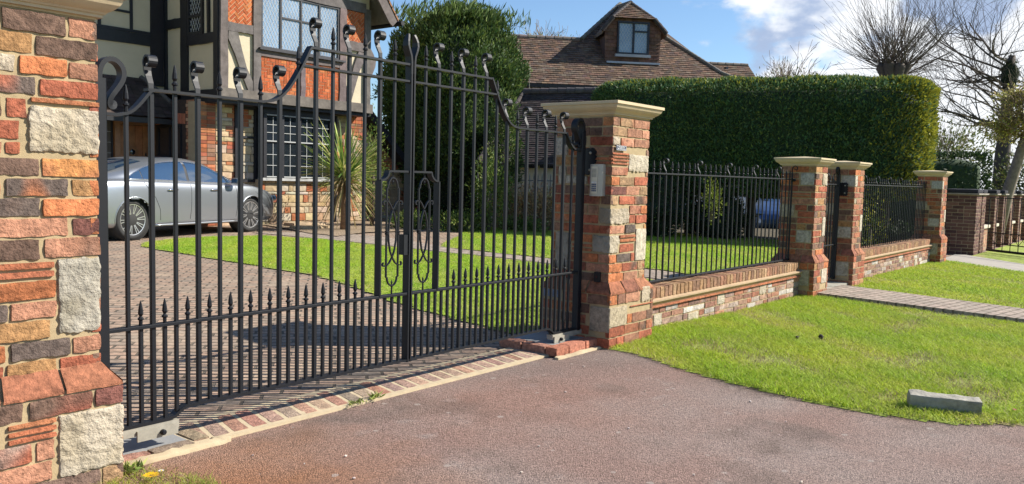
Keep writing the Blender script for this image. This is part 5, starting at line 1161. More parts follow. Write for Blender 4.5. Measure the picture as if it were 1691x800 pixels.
# ------------------------------------------------------------------ planting
def fbm(P, s, seed):
    return np.array([noise.noise(Vector((p[0]*s+seed, p[1]*s, p[2]*s-seed))) for p in P])
def cols(n, base, v=.3, alt=None, pa=.2):
    g = 1+RNG.uniform(-v, v, (n, 1)); C = np.array(base)[None]*g*(1+RNG.uniform(-.1, .1, (n, 3)))
    if alt is not None: k = RNG.random(n) < pa; C[k] = np.array(alt)[None]*g[k]
    return np.clip(C, .003, 1)
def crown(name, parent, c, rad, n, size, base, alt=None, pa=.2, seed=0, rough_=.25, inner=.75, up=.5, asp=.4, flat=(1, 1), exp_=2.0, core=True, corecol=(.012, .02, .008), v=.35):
    """leaf mass: superellipsoid with noisy surface, clumps and gaps"""
    c = np.array(c); rad = np.array(rad)
    D = norm(RNG.normal(size=(n, 3)))
    k = (np.abs(D)**exp_).sum(1)**(-1/exp_); S = D*k[:, None]
    nn = fbm(S*1.0, 2.3, seed)+.6*fbm(S, 5.1, seed+9)
    rr_ = (1+rough_*nn)*RNG.uniform(inner, 1.0, n)
    keep = RNG.random(n) < np.clip(.75+1.1*nn, .25, 1)
    P = c+S*rad*rr_[:, None]; P, D, nn = P[keep], D[keep], nn[keep]; m_ = len(P)
    dirs = norm(D*.9+RNG.normal(size=(m_, 3))*.55+np.array([0, 0, up]))
    leaves(name, P, dirs, size*RNG.uniform(.6, 1.3, m_), size*asp, cols(m_, base, v, alt, pa), M_leaf, parent)
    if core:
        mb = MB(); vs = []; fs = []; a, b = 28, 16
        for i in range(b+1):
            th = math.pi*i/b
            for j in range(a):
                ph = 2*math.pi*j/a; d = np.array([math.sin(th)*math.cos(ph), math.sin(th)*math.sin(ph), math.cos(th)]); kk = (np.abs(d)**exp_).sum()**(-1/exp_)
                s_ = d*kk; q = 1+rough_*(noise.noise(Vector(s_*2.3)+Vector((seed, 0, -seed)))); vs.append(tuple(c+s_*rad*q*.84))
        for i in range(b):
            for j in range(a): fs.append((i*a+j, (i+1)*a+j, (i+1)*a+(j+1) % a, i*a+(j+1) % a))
        mb.add(vs, fs, corecol); mb.build('inner_core', M_bark, parent, True)  # solid dark core filling the inside of the leaf mass
def trunk(parent, pts, rad, col=(.10, .075, .05), nm='trunk'):
    mb = MB(); mb.tube(pts, rad, 10, col); return mb.build(nm, M_bark, parent, True)
# tall conifer behind the gates
t = thing('conifer', 'tall dark clipped conifer rising behind the driveway gates', 'conifer', (17.2, 16.0, .1))
trunk(t, [(17.2, 16.0, .0), (17.22, 16.0, 1.2), (17.2, 15.9, 2.6)], [.2, .17, .1])
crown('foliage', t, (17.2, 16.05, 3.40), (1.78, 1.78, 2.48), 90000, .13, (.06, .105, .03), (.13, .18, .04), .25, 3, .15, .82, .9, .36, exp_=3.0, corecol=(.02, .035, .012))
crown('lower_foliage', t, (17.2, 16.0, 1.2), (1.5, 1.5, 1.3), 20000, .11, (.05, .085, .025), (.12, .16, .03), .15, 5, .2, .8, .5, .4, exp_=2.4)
n = 1500; P = np.stack([17.2+RNG.uniform(-1.5, 1.5, n), 16.05+RNG.uniform(-1.5, 1.5, n), 5.62+RNG.uniform(-.15, .25, n)], 1)
leaves('top_shoots', P, norm(np.stack([RNG.normal(0, .35, n)+.25, RNG.normal(0, .35, n)-.2, np.full(n, 1.)], 1)), RNG.uniform(.12, .42, n), .04, cols(n, (.09, .14, .03), .3), M_leaf, t)
# great clipped hedge
HS, HA = np.array([-.309, .951, 0]), np.array([.951, .309, 0]); HO = np.array([17.62, 3.55, 0])
def hedge_box(name, parent, O, S, A_, Ln, Th, z0, z1, n, size, base, alt, pa, seed, rnd_=.45, ragged=.16, cr=.4, sunlit_growth=False):
    """leafy box: length along S, thickness along A_"""
    S, A_ = np.array(S), np.array(A_); c = O+S*Ln/2+A_*Th/2+np.array([0, 0, (z0+z1)/2]); h = np.array([Ln/2, Th/2, (z1-z0)/2])
    ar = np.array([h[1]*h[2], h[0]*h[2], h[0]*h[1]]); f = RNG.choice(3, n, p=ar/ar.sum()); sg = RNG.choice([-1, 1], n)
    Q = RNG.uniform(-1, 1, (n, 3))*h; Q[np.arange(n), f] = sg*h[f]
    rv = np.array([rnd_, rnd_, cr]); q = np.clip(Q, -(h-rv), h-rv); d = (Q-q)/rv; dn = norm(d); Q = q+dn*rv
    nn = fbm(Q, 1.1, seed)+.5*fbm(Q, 3.2, seed+4)
    Q = Q+dn*(nn*ragged-RNG.uniform(0, .10, n))[:, None]
    keep = RNG.random(n) < np.clip(.9+.9*nn, .62, 1); Q, dn = Q[keep], dn[keep]; m_ = len(Q)
    W = c+Q[:, :1]*S+Q[:, 1:2]*A_+Q[:, 2:]*np.array([0, 0, 1]); D = dn[:, :1]*S+dn[:, 1:2]*A_+dn[:, 2:]*np.array([0, 0, 1])
    D = norm(D*.75+RNG.normal(size=(m_, 3))*.55+np.array([0, 0, .55]))
    Cc = cols(m_, base, .35, alt, pa)
    if sunlit_growth:
        g_ = np.clip(((-h[0]+1.3)-Q[:, 0])/1.3, 0, 1)+.5*np.clip((Q[:, 2]-h[2]+.25)/.3, 0, 1); k_ = RNG.random(m_) < g_*.9; Cc[k_] = np.array([.30, .30, .035])*RNG.uniform(.6, 1.25, (k_.sum(), 1))  # yellow-green new growth; sunlight on end and top put into its colour
    leaves(name, W, D, size*RNG.uniform(.6, 1.3, m_), size*.36, Cc, M_leaf, parent)
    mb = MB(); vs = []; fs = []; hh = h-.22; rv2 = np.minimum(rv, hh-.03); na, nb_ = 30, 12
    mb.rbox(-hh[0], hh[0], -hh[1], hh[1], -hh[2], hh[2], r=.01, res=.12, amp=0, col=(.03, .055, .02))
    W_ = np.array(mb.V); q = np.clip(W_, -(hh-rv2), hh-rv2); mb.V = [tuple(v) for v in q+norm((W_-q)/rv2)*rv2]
    mb.V = [tuple(c+v[0]*S+v[1]*A_+np.array([0, 0, v[2]])) for v in mb.V]; mb.build('inner_core', M_bark, parent, True)  # solid dark green core filling the inside of the hedge
t = thing('clipped_hedge', 'huge flat-topped clipped yew hedge looming behind the railings', 'hedge', (17.5, 7, .05))
hedge_box('foliage', t, HO, HS, HA, 7.3, 2.4, 1.02, 3.56, 160000, .085, (.065, .13, .055), (.14, .19, .05), .22, 2, rnd_=1.12, ragged=.07, cr=.35, sunlit_growth=True)
for q, (a, b) in enumerate(((.9, .9), (2.0, 1.3), (3.6, 1.0), (5.0, 1.4), (6.2, 1.0))):
    p = HO+HS*a+HA*b; trunk(t, [(p[0], p[1], .0), (p[0]+.05, p[1], .7), (p[0]-.03, p[1]+.05, 1.5)], [.12, .10, .09], (.06, .045, .03))
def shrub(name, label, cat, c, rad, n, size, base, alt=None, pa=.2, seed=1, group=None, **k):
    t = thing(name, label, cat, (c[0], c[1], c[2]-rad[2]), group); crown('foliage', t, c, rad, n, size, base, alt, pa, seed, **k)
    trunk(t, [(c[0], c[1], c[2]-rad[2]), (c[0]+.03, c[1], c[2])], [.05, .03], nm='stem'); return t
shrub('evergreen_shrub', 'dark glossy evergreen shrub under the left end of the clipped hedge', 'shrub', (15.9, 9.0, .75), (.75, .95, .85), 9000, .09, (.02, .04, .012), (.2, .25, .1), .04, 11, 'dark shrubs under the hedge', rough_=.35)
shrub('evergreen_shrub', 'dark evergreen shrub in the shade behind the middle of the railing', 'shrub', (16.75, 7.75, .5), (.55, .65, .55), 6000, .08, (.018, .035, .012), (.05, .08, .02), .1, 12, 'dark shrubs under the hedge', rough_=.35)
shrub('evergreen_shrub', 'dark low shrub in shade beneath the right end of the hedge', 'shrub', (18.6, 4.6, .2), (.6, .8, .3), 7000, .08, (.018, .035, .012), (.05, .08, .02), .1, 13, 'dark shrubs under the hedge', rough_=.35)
shrub('golden_shrub', 'light green shrub catching the sun behind the middle of the near railing', 'shrub', (14.8, 6.95, .95), (.12, .22, .42), 900, .06, (.20, .24, .04), None, 0, 14, rough_=.5, core=False, inner=.2)
shrub('forsythia', 'yellow-green flowering shrub behind the far railing', 'shrub', (15.6, 4.25, .55), (.7, .35, .62), 1500, .05, (.28, .26, .02), (.08, .12, .02), .5, 15, rough_=.6, core=False, inner=.2)
t = thing('mailbox_post', 'pale stone-coloured box on a post in the shade behind the near railing', 'post box', (17.6, 8.35, 0))
mb = MB(); mb.box(17.5, 17.7, 8.25, 8.45, .78, 1.12, (.42, .27, .17)); mb.add([(17.42, 8.2, 1.12), (17.78, 8.2, 1.12), (17.78, 8.5, 1.12), (17.42, 8.5, 1.12), (17.6, 8.2, 1.28), (17.6, 8.5, 1.28)], [(0, 1, 4), (2, 3, 5), (1, 2, 5, 4), (3, 0, 4, 5), (0, 3, 2, 1)], (.3, .27, .25)); mb.build('box', M_rough, t)
mb = MB(); mb.box(17.56, 17.64, 8.31, 8.39, 0, .79, (.1, .07, .05)); mb.build('post', M_rough, t)
# planting in front of the outbuilding and round the conifer's foot
t = thing('beech_hedge', 'low dry brown-leaved hedge in front of the white outbuilding wall', 'hedge', (15.0, 11.6, .1))
for q in range(7):
    f = q/6; c = (14.82+.45*f, 12.35-1.5*f, .62); crown('foliage', t, c, (.28, .30, .55), 1500, .075, (.46, .30, .15), (.6, .56, .34), .15, 20+q, rough_=.3, inner=.3, core=False, v=.4)
    mb = MB()
    for k in range(14): a, b = random.uniform(-.2, .2), random.uniform(-.2, .2); mb.tube([(c[0]+a*.5, c[1]+b*.5, .08), (c[0]+a, c[1]+b, random.uniform(.8, 1.15))], [.012, .005], 4, (.20, .12, .07))
    mb.build('stems', M_bark, t)
t = thing('garden_fence', 'thin spear-topped metal fence in front of the white outbuilding wall', 'fence', (15.6, 11.7, .1))
mb = MB()
for k in range(22): x, y = 15.0+.62*k/21, 13.2-2.1*k/21; mb.tube([(x, y, .1), (x, y, 1.34), (x, y, 1.42)], [.011, .011, .002], 5, (.12, .12, .12))
mb.tube([(15.0, 13.2, 1.25), (15.62, 11.1, 1.25)], .012, 5, (.12, .12, .12)); mb.tube([(15.0, 13.2, .3), (15.62, 11.1, .3)], .012, 5, (.12, .12, .12)); mb.build('bars', M_plain, t)
G1, G2 = (.07, .12, .02), (.18, .22, .05)
for i, (lb, c, r_, nn_, a) in enumerate((('bright green climbing shrub right of the conifer foot', (13.75, 11.75, .95), (.45, .4, .95), 3500, .4), ('yellow-green leafy shrub between the conifer and outbuilding', (14.35, 11.75, .8), (.2, .25, .8), 700, .6),
     ('ivy-like green shrub left of the conifer foot', (12.6, 14.3, 1.3), (.35, .4, 1.2), 2500, .5), ('low leafy plants below the conifer, left side', (12.9, 13.3, .25), (.55, .5, .22), 2200, .4), ('low pale green plants at the foot of the conifer', (13.3, 12.2, .28), (.7, .55, .25), 3000, .5), ('clump of green leaves in front of the brown hedge', (14.5, 11.4, .22), (.3, .8, .2), 1800, .5))):
    shrub('leafy_shrub', lb, 'shrub', c, r_, nn_, .075, G1, G2, a, 30+i, 'green shrubs round the conifer', rough_=.45, core=False, inner=.3)
shrub('leafy_shrub', 'tall dark leafy shrub against the left end of the dark outbuilding roof', 'shrub', (15.05, 12.45, 1.9), (.42, .42, 1.35), 7000, .10, (.06, .10, .03), (.14, .18, .05), .3, 44, 'green shrubs round the conifer', rough_=.4, inner=.6, core=False)
# cordyline
t = thing('cordyline_palm', 'spiky cordyline palm with green and yellow strap leaves on a short trunk', 'palm', (11.2, 13.6, .1))
trunk(t, [(11.2, 13.6, .08), (11.21, 13.6, .45), (11.2, 13.6, 1.25)], [.085, .07, .08], (.22, .13, .07))
V = []; F = []; C = []; rq = random.Random(3)
for k in range(380):
    ph = rq.uniform(0, 2*math.pi); el = rq.choice([rq.uniform(-.15, 1.45), rq.uniform(-1.2, 1.0)]); Ln = rq.uniform(.85, 1.30)*(1 if abs(el) > .6 else .78); h0 = 1.30+rq.uniform(-.22, .12)
    d = Vector((math.cos(ph)*math.cos(el), math.sin(ph)*math.cos(el), math.sin(el))); sdv = Vector((-math.sin(ph), math.cos(ph), 0)); p = Vector((11.2, 13.6, h0)); w0 = rq.uniform(.034, .05); o_ = len(V); droop = rq.uniform(.2, .9)
    g = rq.random(); c = (.12, .21, .05) if g < .4 else ((.36, .44, .10) if g < .8 else (.62, .58, .26))
    if el < -.4: c = (.30, .22, .11) if rq.random() < .5 else (.42, .40, .15)
    for s in range(7):
        ww = w0*(1-.92*(s/6)**2.2)*(.5+.5*min(1, s/1.5)); V += [tuple(p-sdv*ww/2), tuple(p+Vector((0, 0, -.006))), tuple(p+sdv*ww/2)]; C += [jit(c, .2)]*3
        d = (d+Vector((0, 0, -droop*.11*s/6*(1 if el > -.3 else 1.6)))).normalized(); p = p+d*Ln/6
    for s in range(6):
        for q in (0, 1): F.append((o_+s*3+q, o_+s*3+q+1, o_+s*3+q+4, o_+s*3+q+3))
rawmesh('leaves', np.array(V), np.array(F), np.array(C), M_leaf, t)
mb = MB(); mb.rbox(10.55, 11.35, 14.1, 14.6, .08, .17, r=.03, res=.1, amp=.02, col=(.42, .32, .2)); mb.rbox(10.9, 11.8, 14.9, 15.3, .1, .2, r=.03, res=.1, amp=.02, col=(.4, .3, .2)); o = mb.build('bed_slabs', M_rough, smooth=True); o['kind'] = 'structure'
# bare trees
def branch(mb, p, d, ln, r, depth, rq, col, kids, spread, up=.08, wig=.18, lo=.0035):
    n = 5; pts = [p]; rads = [r]; q = Vector(p); dd = Vector(d)
    for i in range(n):
        dd = (dd+Vector((rq.gauss(0, wig), rq.gauss(0, wig), rq.gauss(0, wig)+up))).normalized(); q = q+dd*ln/n; pts.append(q.copy()); rads.append(max(lo, r*(1-.62*(i+1)/n)))
    mb.tube(pts, rads, 6 if r > .04 else (4 if r > .012 else 3), col, cap=False)
    if depth == 0: return
    for k in range(kids):
        i = rq.randint(1, n); b = pts[i]; sd_ = Vector((rq.gauss(0, 1), rq.gauss(0, 1), rq.gauss(0, 1))).normalized(); nd = (dd+sd_*spread).normalized()
        branch(mb, b, nd, ln*rq.uniform(.5, .8), rads[i]*rq.uniform(.5, .75), depth-1, rq, col, kids, spread, up, wig, lo)
BK = (.075, .058, .048)
t = thing('pollarded_tree', 'bare pollarded tree with a fan of fine upright shoots above the hedge', 'tree', (31.0, 7.95, 0))
trunk(t, [(31.0, 7.95, -.1), (31.0, 7.95, 2.5), (31.0, 7.95, 4.9)], [.42, .34, .34], BK)
rq = random.Random(5); mb = MB(); heads = []
for k in range(7):
    a = k*.9+.3; e = Vector((31.0+.42*math.cos(a), 7.95+.42*math.sin(a), 5.35+rq.uniform(-.1, .25))); mb.tube([(31.0+.1*math.cos(a), 7.95+.1*math.sin(a), 4.6), tuple(lerp(tuple((31.0, 7.95, 4.7)), tuple(e), .6)), tuple(e), tuple(e+Vector((0, 0, .12)))], [.24, .17, .19, .10], 8, BK); heads.append(e)
mb.build('knuckles', M_bark, t, True)
mb = MB(); rq = random.Random(6)
for k in range(170):
    h = rq.choice(heads); ph = rq.uniform(0, 2*math.pi); el = math.asin(min(.99, rq.uniform(.02, 1.0)**.8)); d = Vector((math.cos(ph)*math.cos(el), math.sin(ph)*math.cos(el), math.sin(el)))
    branch(mb, h+d*.08, (d+(h-Vector((31, 7.95, 5.3)))*.5).normalized(), rq.uniform(1.7, 2.5)*(.78+.25*math.sin(el)), rq.uniform(.010, .020), 1, rq, jit((.10, .078, .065), .2), 2, .36, .035, .07, .0042)
mb.build('shoots', M_bark, t)
t = thing('bare_tree', 'bare spreading tree with ivy on its trunk, at the right edge', 'tree', (37.6, 5.3, 0))
trunk(t, [(37.5, 5.35, -.1), (37.6, 5.4, 2.5), (37.62, 5.35, 4.6), (37.55, 5.3, 6.6)], [.34, .28, .22, .12], BK)
mb = MB(); rq = random.Random(9)
for k in range(20):
    z = rq.uniform(2.6, 6.4); ph = rq.uniform(0, 2*math.pi) if k > 12 else rq.uniform(1.0, 2.6)
    d = Vector((math.cos(ph), math.sin(ph), rq.uniform(.15, .9))).normalized(); branch(mb, Vector((37.6, 5.35, z)), d, rq.uniform(2.4, 3.8), rq.uniform(.035, .06), 3, rq, jit(BK, .2), 4, .6, .05, .17, .0045)
mb.build('branches', M_bark, t)
crown('ivy', t, (37.6, 5.35, 5.8), (.32, .32, .8), 1300, .10, (.035, .055, .02), None, 0, 41, .35, .5)
t = thing('young_leafy_tree', 'leaning tree with sparse yellow-brown spring leaves above the far brick pillars', 'tree', (23.7, 3.35, 0))
trunk(t, [(23.72, 3.45, -.1), (23.78, 3.25, 1.2), (23.82, 2.98, 2.5), (23.85, 2.8, 3.2)], [.17, .14, .11, .06], (.20, .16, .13))
mb = MB(); rq = random.Random(11)
for k in range(16): ph = rq.uniform(0, 6.28); branch(mb, Vector((23.83, 2.95, 2.5+rq.uniform(-.1, .6))), Vector((math.cos(ph), math.sin(ph), rq.uniform(-.1, .9))).normalized(), rq.uniform(.7, 1.1), .03, 2, rq, (.16, .12, .08), 3, .6, .02, .16, .005)
mb.build('branches', M_bark, t)
for q, (c, r_) in enumerate((((23.8, 2.9, 3.15), (.85, .95, .62)), ((23.75, 3.4, 2.85), (.5, .55, .4)), ((23.8, 2.5, 2.75), (.7, .6, .45)), ((23.8, 3.1, 3.6), (.5, .5, .35)))):
    crown('leaf_clump', t, c, r_, 2600, .075, (.34, .27, .11), (.42, .42, .09), .35, 50+q, .5, .15, .2, .5, core=False, v=.4)
# back hedge and distant greenery
t = thing('far_hedge', 'dark clipped hedge across the background behind the last pillar', 'hedge', (29.5, 7, 0))
hedge_box('foliage', t, np.array([29.6, 4.5, 0]), HS, HA, 16, 1.5, -.2, 2.5, 26000, .15, (.022, .045, .014), (.06, .09, .02), .12, 8)
def bush_tree(label, c, rad, n, size, base, alt, seed, twig=0, tz=0, **k):
    t = thing('background_tree', label, 'tree', (c[0], c[1], 0), 'trees beyond the houses'); trunk(t, [(c[0], c[1], -.1), (c[0], c[1], c[2]*.6), (c[0], c[1], c[2])], [.25, .18, .08], BK)
    if n: crown('foliage', t, c, rad, n, size, base, alt, .4, seed, core=False, inner=.2, rough_=.5, **k)
    if twig:
        mb = MB(); rq = random.Random(seed)
        for k_ in range(twig): ph = rq.uniform(0, 6.28); branch(mb, Vector((c[0], c[1], c[2]-rad[2]*.8+rq.uniform(-.3, .3))), Vector((math.cos(ph), math.sin(ph), rq.uniform(.4, 1.8))).normalized(), rad[2]*rq.uniform(1, 1.5), .045, 2, rq, (.22, .17, .13), 4, .55, .06, .15, .008)
        mb.build('branches', M_bark, t)
    return t
bush_tree('feathery yellow-green treetop showing over the left roof ridge', (29.5, 22.0, 6.9), (1.7, 1.7, .85), 900, .12, (.22, .24, .06), (.12, .16, .03), 61, 26)
bush_tree('bare twiggy treetop with a little green, right of the tiled roof', (33.0, 12.4, 5.3), (1.5, 1.5, .9), 500, .14, (.06, .09, .02), (.16, .17, .06), 62, 22)
bush_tree('pale leafy trees low on the skyline right of the clipped hedge', (44, 9.0, 3.2), (2.6, 3.2, 1.6), 3600, .2, (.20, .21, .09), (.10, .13, .04), 63, 14)
bush_tree('dark green tree behind the leaning tree at the right', (36, 3.6, 1.6), (1.6, 2.2, 1.5), 7000, .15, (.04, .06, .02), (.14, .15, .04), 64)
bush_tree('small pine showing between the timbered house and the conifer', (25.5, 27.6, 5.0), (.9, .9, .5), 1800, .14, (.03, .06, .03), (.05, .08, .03), 65)
bush_tree('dark wooded mass low behind the clipped hedge', (42, 18, 1.6), (5, 8, 2.6), 9000, .3, (.025, .045, .015), (.05, .08, .02), 66)
# neighbour's brick pillars
rq = random.Random(2)
for i, x in enumerate((19.45, 20.12, 21.75, 22.95, 24.15, 25.6, 27.1)):
    w_ = .56 if i == 0 else .42; lb = ['stout brick pillar with black coping at the start of the neighbouring wall', 'brick pillar with black coping, second in the neighbouring wall', 'brick pillar with black coping, third in the neighbouring wall', 'brick pillar with black coping, fourth in the neighbouring wall', 'brick pillar with black coping, fifth in the neighbouring wall', 'brick pillar with black coping, sixth in the neighbouring wall', 'brick pillar with black coping, last and farthest in the neighbouring wall'][i]
    t = thing('coped_pillar', lb, 'pillar', (x+w_/2, 3.4, -.09), 'dark brick pillars of the neighbouring wall'); y0 = 3.2
    mb = MB(); mb.box(x+.004, x+w_-.004, y0+.004, y0+w_-.004, -.12, 1.18); core = mb.build('shaft', M_mortarfar, t)
    mb = MB(); masonry(mb, x, y0, w_, w_, mkrows(-.09, 1.17, 17), {}, .1, faces='FLR', pal=[(.13, .07, .06), (.10, .055, .05), (.17, .09, .07)]); mb.build('brickwork', M_brickfar, core)
    mb = MB(); mb.rbox(x-.05, x+w_+.05, y0-.05, y0+w_+.05, 1.18, 1.215, r=.01, res=.2, amp=.003, col=(.30, .27, .23)); mb.rbox(x-.03, x+w_+.03, y0-.03, y0+w_+.03, 1.215, 1.30, r=.03, res=.08, amp=.004, col=(.035, .035, .045)); mb.build('coping', M_brickfar, t, True)
    if i >= 1 and i < 6:
        x2 = (19.45, 20.12, 21.75, 22.95, 24.15, 25.6, 27.1)[i+1]; t = thing('dwarf_wall', 'low brick wall with pale coping, section %s the neighbouring pillars' % ['first between', 'second between', 'third between', 'fourth between', 'fifth between'][i-1], 'wall', ((x+x2)/2, 3.4, -.09), 'dwarf walls of the neighbouring boundary')
        mb = MB(); mb.box(x+w_+.002, x2-.002, y0+.1, y0+.3, -.1, .42); mb.build('core', M_mortarfar, t); mb = MB(); masonry(mb, x+w_+.002, y0+.1, x2-x-w_-.004, .2, mkrows(-.09, .42, 7), {}, .1, faces='F', pal=[(.36, .20, .13), (.30, .16, .11)]); mb.build('brickwork', M_brickfar, t)
        mb = MB(); mb.rbox(x+w_+.004, x2-.004, y0+.05, y0+.35, .42, .50, r=.02, res=.2, amp=.003, col=(.55, .48, .38)); mb.build('coping', M_brickfar, t, True)
t = thing('far_gate', 'low thin black iron gate standing open before the neighbouring brick pillars', 'gate', (19.6, 1.9, -.08))
ga, gb = Vector((20.72, 3.15, 0)), Vector((18.1, 0, 0))
mb = MB()
for z, r_ in ((-.03, .03), (.12, .012), (.36, .012), (1.12, .012)): mb.tube([tuple(ga+Vector((0, 0, z))), tuple(gb+Vector((0, 0, z)))], r_, 6, IR)
for k in range(20): p = ga.lerp(gb, k/19); mb.tube([(p.x, p.y, -.05), (p.x, p.y, 1.14)], .009, 5, IR)
for k in range(19):
    p, q = ga.lerp(gb, k/19), ga.lerp(gb, (k+1)/19); mb.tube([(p.x, p.y, .12), (q.x, q.y, .36)], .006, 4, IR); mb.tube([(q.x, q.y, .12), (p.x, p.y, .36)], .006, 4, IR)
mb.build('ironwork', M_iron, t)

# ------------------------------------------------------------------ grass
def grass(name, poly, dens, ln, wd, base, alt, pa, z=.0, seed=1, nearfn=None, bald=True):
    P = np.array(poly); x0, y0 = P.min(0); x1, y1 = P.max(0); n = int(dens*(x1-x0)*(y1-y0)); Q = np.stack([RNG.uniform(x0, x1, n), RNG.uniform(y0, y1, n)], 1); Q = Q[inpoly(Q, poly)]; Q = Q+RNG.normal(0, .018, Q.shape)
    if nearfn is not None: Q = Q[RNG.random(len(Q)) < nearfn(Q)]
    bare = np.zeros(len(Q))
    for cx, cy, rx, ry in BARE: bare = np.maximum(bare, np.exp(-(((Q[:, 0]-cx)/rx)**2+((Q[:, 1]-cy)/ry)**2)))
    k = RNG.random(len(Q)) > bare*.8; Q, bare = Q[k], bare[k]
    n = len(Q)
    def lo(s, o): return np.sin(Q[:, 0]*s+o)*np.cos(Q[:, 1]*s*1.13+o*2)+.6*np.sin(Q[:, 0]*s*2.3-Q[:, 1]*s*1.9+o)
    patch = lo(2.1, seed)+lo(5.3, seed+2)*.6+lo(11, seed+5)*.4
    if bald: k = RNG.random(n) < np.clip(1.25-.6*np.maximum(0, patch-.6), .15, 1); Q, patch, bare = Q[k], patch[k], bare[k]; n = len(Q)
    Z = np.array([gz(a, b) for a, b in Q])+.012+z; h = ln*RNG.uniform(.45, 1.25, n)*(1-.16*np.clip(patch, -1, 1.6)); a = RNG.uniform(0, 2*np.pi, n); lean = RNG.uniform(.25, 1.5, n); b = a+RNG.uniform(-.5, .5, n)+np.pi/2
    S = np.stack([np.cos(b), np.sin(b), np.zeros(n)], 1)*wd*RNG.uniform(.6, 1.3, n)[:, None]/2; B = np.stack([Q[:, 0], Q[:, 1], Z-.008], 1); D = np.stack([np.cos(a)*lean, np.sin(a)*lean, np.ones(n)], 1)
    M1 = B+D*(h*.5)[:, None]; T = B+np.stack([np.cos(a)*lean*1.6, np.sin(a)*lean*1.6, np.full(n, .9)], 1)*h[:, None]
    V = np.stack([B-S, B+S, M1+S*.8, M1-S*.8, T], 1).reshape(-1, 3); i = np.arange(n)*5
    C = cols(n, base, .3, alt, pa); t_ = np.clip(.5+.5*patch, 0, 1)[:, None]*.6; C = C*(1-t_)+np.array([.50, .50, .08])*t_*RNG.uniform(.7, 1.3, (n, 1))
    if bald: k = RNG.random(n) < np.clip(.45*(patch-.6), .04, .7); C[k] = np.array([.45, .36, .18])*RNG.uniform(.6, 1.2, (k.sum(), 1))
    k = RNG.random(n) < bare*.8; C[k] = np.array([.36, .28, .15])*RNG.uniform(.6, 1.2, (k.sum(), 1)); dk = np.clip(.5+.5*lo(3.3, seed+8), 0, 1)[:, None]*.35; C = C*(1-dk)+C*np.array([.55, .80, .9])*dk
    F3 = np.stack([i+3, i+2, i+4], 1); F4 = np.stack([i, i+1, i+2, i+3], 1)
    F = np.concatenate([np.stack([F4[:, 0], F4[:, 1], F4[:, 2]], 1), np.stack([F4[:, 0], F4[:, 2], F4[:, 3]], 1), F3])
    o = rawmesh(name, V, F, np.repeat(C, 5, 0), M_grass, None, 3); o['kind'] = 'stuff'; return o
BARE = [(5.85, 2.75, .22, .18), (5.65, 2.25, .2, .12), (5.75, 2.5, .12, .2), (5.62, .80, .25, .10), (6.0, 1.0, .22, .12), (8.4, 1.9, .5, .12), (5.2, 1.25, .08, .08), (5.9, .5, .3, .07), (6.6, 1.4, .3, .1)]
GA, GB = (.33, .45, .03), (.45, .52, .06)
grass('grass', VERGE_A, 11000, .034, .0042, GA, GB, .35, seed=1, nearfn=lambda q: np.clip(1.3-.10*(np.hypot(q[:, 0], q[:, 1])-5), .45, 1))
grass('grass', VERGE_B, 3600, .036, .007, GA, GB, .4, seed=4)
grass('grass', LAWN1, 3000, .032, .0065, (.29, .46, .03), (.40, .52, .05), .35, seed=7, bald=False)
grass('grass', LAWN2, 1700, .034, .009, (.28, .44, .03), (.38, .50, .05), .35, seed=9, bald=False)
grass('grass', [(1.3, 2.9), (1.32, 3.2), (1.545, 3.245), (1.60, 3.36), (1.64, 3.33), (1.72, 3.16), (1.78, 2.98), (1.74, 2.8), (1.5, 2.65), (1.25, 2.6)], 14000, .03, .0032, (.17, .22, .03), (.30, .27, .09), .35, seed=12)
# small things lying about
t = thing('dandelion', 'yellow dandelion flower in the grass at the foot of the nearest pillar', 'flower', (1.60, 3.12, 0))
mb = MB()
for k in range(46): a = k*2.4; r_ = .0035*math.sqrt(k); mb.add([(1.598+r_*.4*math.cos(a), 3.118+r_*.4*math.sin(a), .040), (1.598+(r_+.010)*math.cos(a)-.0025*math.sin(a), 3.118+(r_+.010)*math.sin(a)+.0025*math.cos(a), .043), (1.598+(r_+.010)*math.cos(a)+.0025*math.sin(a), 3.118+(r_+.010)*math.sin(a)-.0025*math.cos(a), .043)], [(0, 1, 2)], jit((.85, .50, .01), .1))
mb.build('petals', M_leaf, t); mb = MB(); mb.tube([(1.6, 3.12, 0), (1.598, 3.118, .04)], .002, 5, (.2, .25, .06)); mb.build('stalk', M_leaf, t)
t = thing('daisy', 'small white daisy beside the dandelion at the foot of the pillar', 'flower', (1.66, 3.155, 0))
mb = MB()
for k in range(16): a = k*.393; c_, s_ = math.cos(a), math.sin(a); mb.add([(1.66+.003*c_, 3.155+.003*s_, .032), (1.66+.011*c_-.002*s_, 3.155+.011*s_+.002*c_, .034), (1.66+.011*c_+.002*s_, 3.155+.011*s_-.002*c_, .034)], [(0, 1, 2)], (.8, .8, .78))
mb.build('petals', M_leaf, t); mb = MB(); mb.lathe([(.0035, .032), (.002, .036)], (1.66, 3.155, 0), 8, (.8, .55, .02)); mb.tube([(1.66, 3.155, 0), (1.66, 3.155, .032)], .0015, 4, (.2, .25, .06)); mb.build('centre', M_leaf, t)
def weed(label, c, r_, n, ln):
    t = thing('weed', label, 'weed', (c[0], c[1], 0), 'weeds along the brick edging'); P = np.stack([c[0]+RNG.normal(0, r_, n), c[1]+RNG.normal(0, r_*.5, n), np.full(n, .012)], 1); D = norm(np.stack([RNG.normal(0, 1, n), RNG.normal(0, 1, n), RNG.uniform(.2, 1.2, n)], 1))
    leaves('leaves', P, D, RNG.uniform(.5, 1.2, n)*ln, ln*.28, cols(n, (.20, .26, .06), .3, (.35, .36, .12), .3), M_leaf, t)
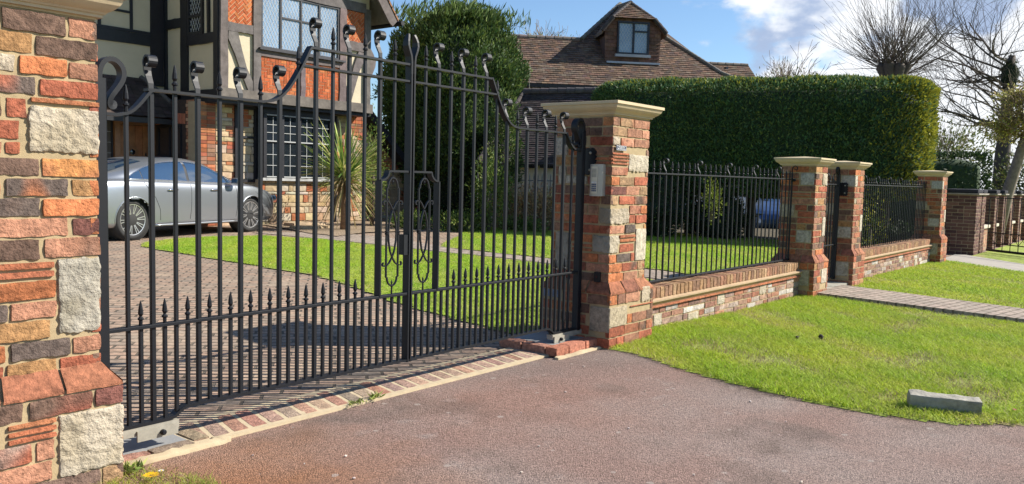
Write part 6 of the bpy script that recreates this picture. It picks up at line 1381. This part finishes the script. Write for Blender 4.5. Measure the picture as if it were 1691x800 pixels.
weed('flat weed growing in the mortar joint of the brick edging, the left one', (2.92, 3.415, 0), .035, 60, .03); weed('upright little weed at the brick edging, just right of the flat one', (3.06, 3.43, 0), .018, 40, .045)
weed('weed tuft beside the nearest pillar base', (1.60, 3.30, 0), .03, 70, .05)
for (x, y, s_, lb) in ((6.72, 2.35, .014, 'left one of two dark clods lying on the verge'), (6.92, 2.22, .018, 'right one of two dark clods lying on the verge'), (8.55, .78, .014, 'dark clod on the verge near the raised path')):
    mb = MB(); mb.rbox(x-s_, x+s_, y-s_*.8, y+s_*.8, -.01, s_*1.6, r=s_*.6, res=.008, amp=.008, fr=40, col=(.04, .03, .025)); tag(mb.build('clod', M_pebble, smooth=True), lb, 'clod', 'dark clods on the verge')
for k, (x, y, c, lb) in enumerate(((5.35, .62, (.38, .14, .08), 'orange-brown fallen leaf at the verge edge by the concrete block'), (1.93, 2.2, (.5, .26, .05), 'dry orange leaf on the tarmac in the foreground'), (6.0, .62, (.65, .6, .5), 'pale scrap lying on the grass right of the concrete block'))):
    mb = MB(); z0 = gz(x, y)+(.03 if k != 1 else .004); mb.add([(x-.02, y, z0), (x-.005, y+.012, z0+.006), (x+.02, y+.004, z0+.001), (x+.004, y-.012, z0+.004), (x-.012, y-.01, z0+.002)], [(0, 4, 3, 2, 1)], c); tag(mb.build('scrap' if k == 2 else 'fallen_leaf', M_leaf), lb, 'scrap' if k == 2 else 'leaf')
# loose pale chippings on the tarmac
rq = random.Random(21); PB = [(x, y) for x, y in ((rq.uniform(1.7, 4.7), rq.uniform(1.0, 3.3)) for _ in range(60)) if math.hypot(x, y) > 2.2][:26]
for k, (x, y) in enumerate(PB):
    s_ = rq.uniform(.003, .008); mb = MB(); mb.rbox(x-s_, x+s_, y-s_*.7, y+s_*.7, -.004, s_*.35, r=s_*.5, res=.004, amp=.002, fr=90, col=jit((.42, .36, .32), .3)); o = mb.build('chipping', M_pebble, smooth=True); tag(o, 'small pale stone chipping lying loose on the red tarmac', 'stone', 'loose chippings on the tarmac')
for e in PLACED:
    if e.name in LOCAL: continue
    for c in e.children: c.location = -Vector(e.location)
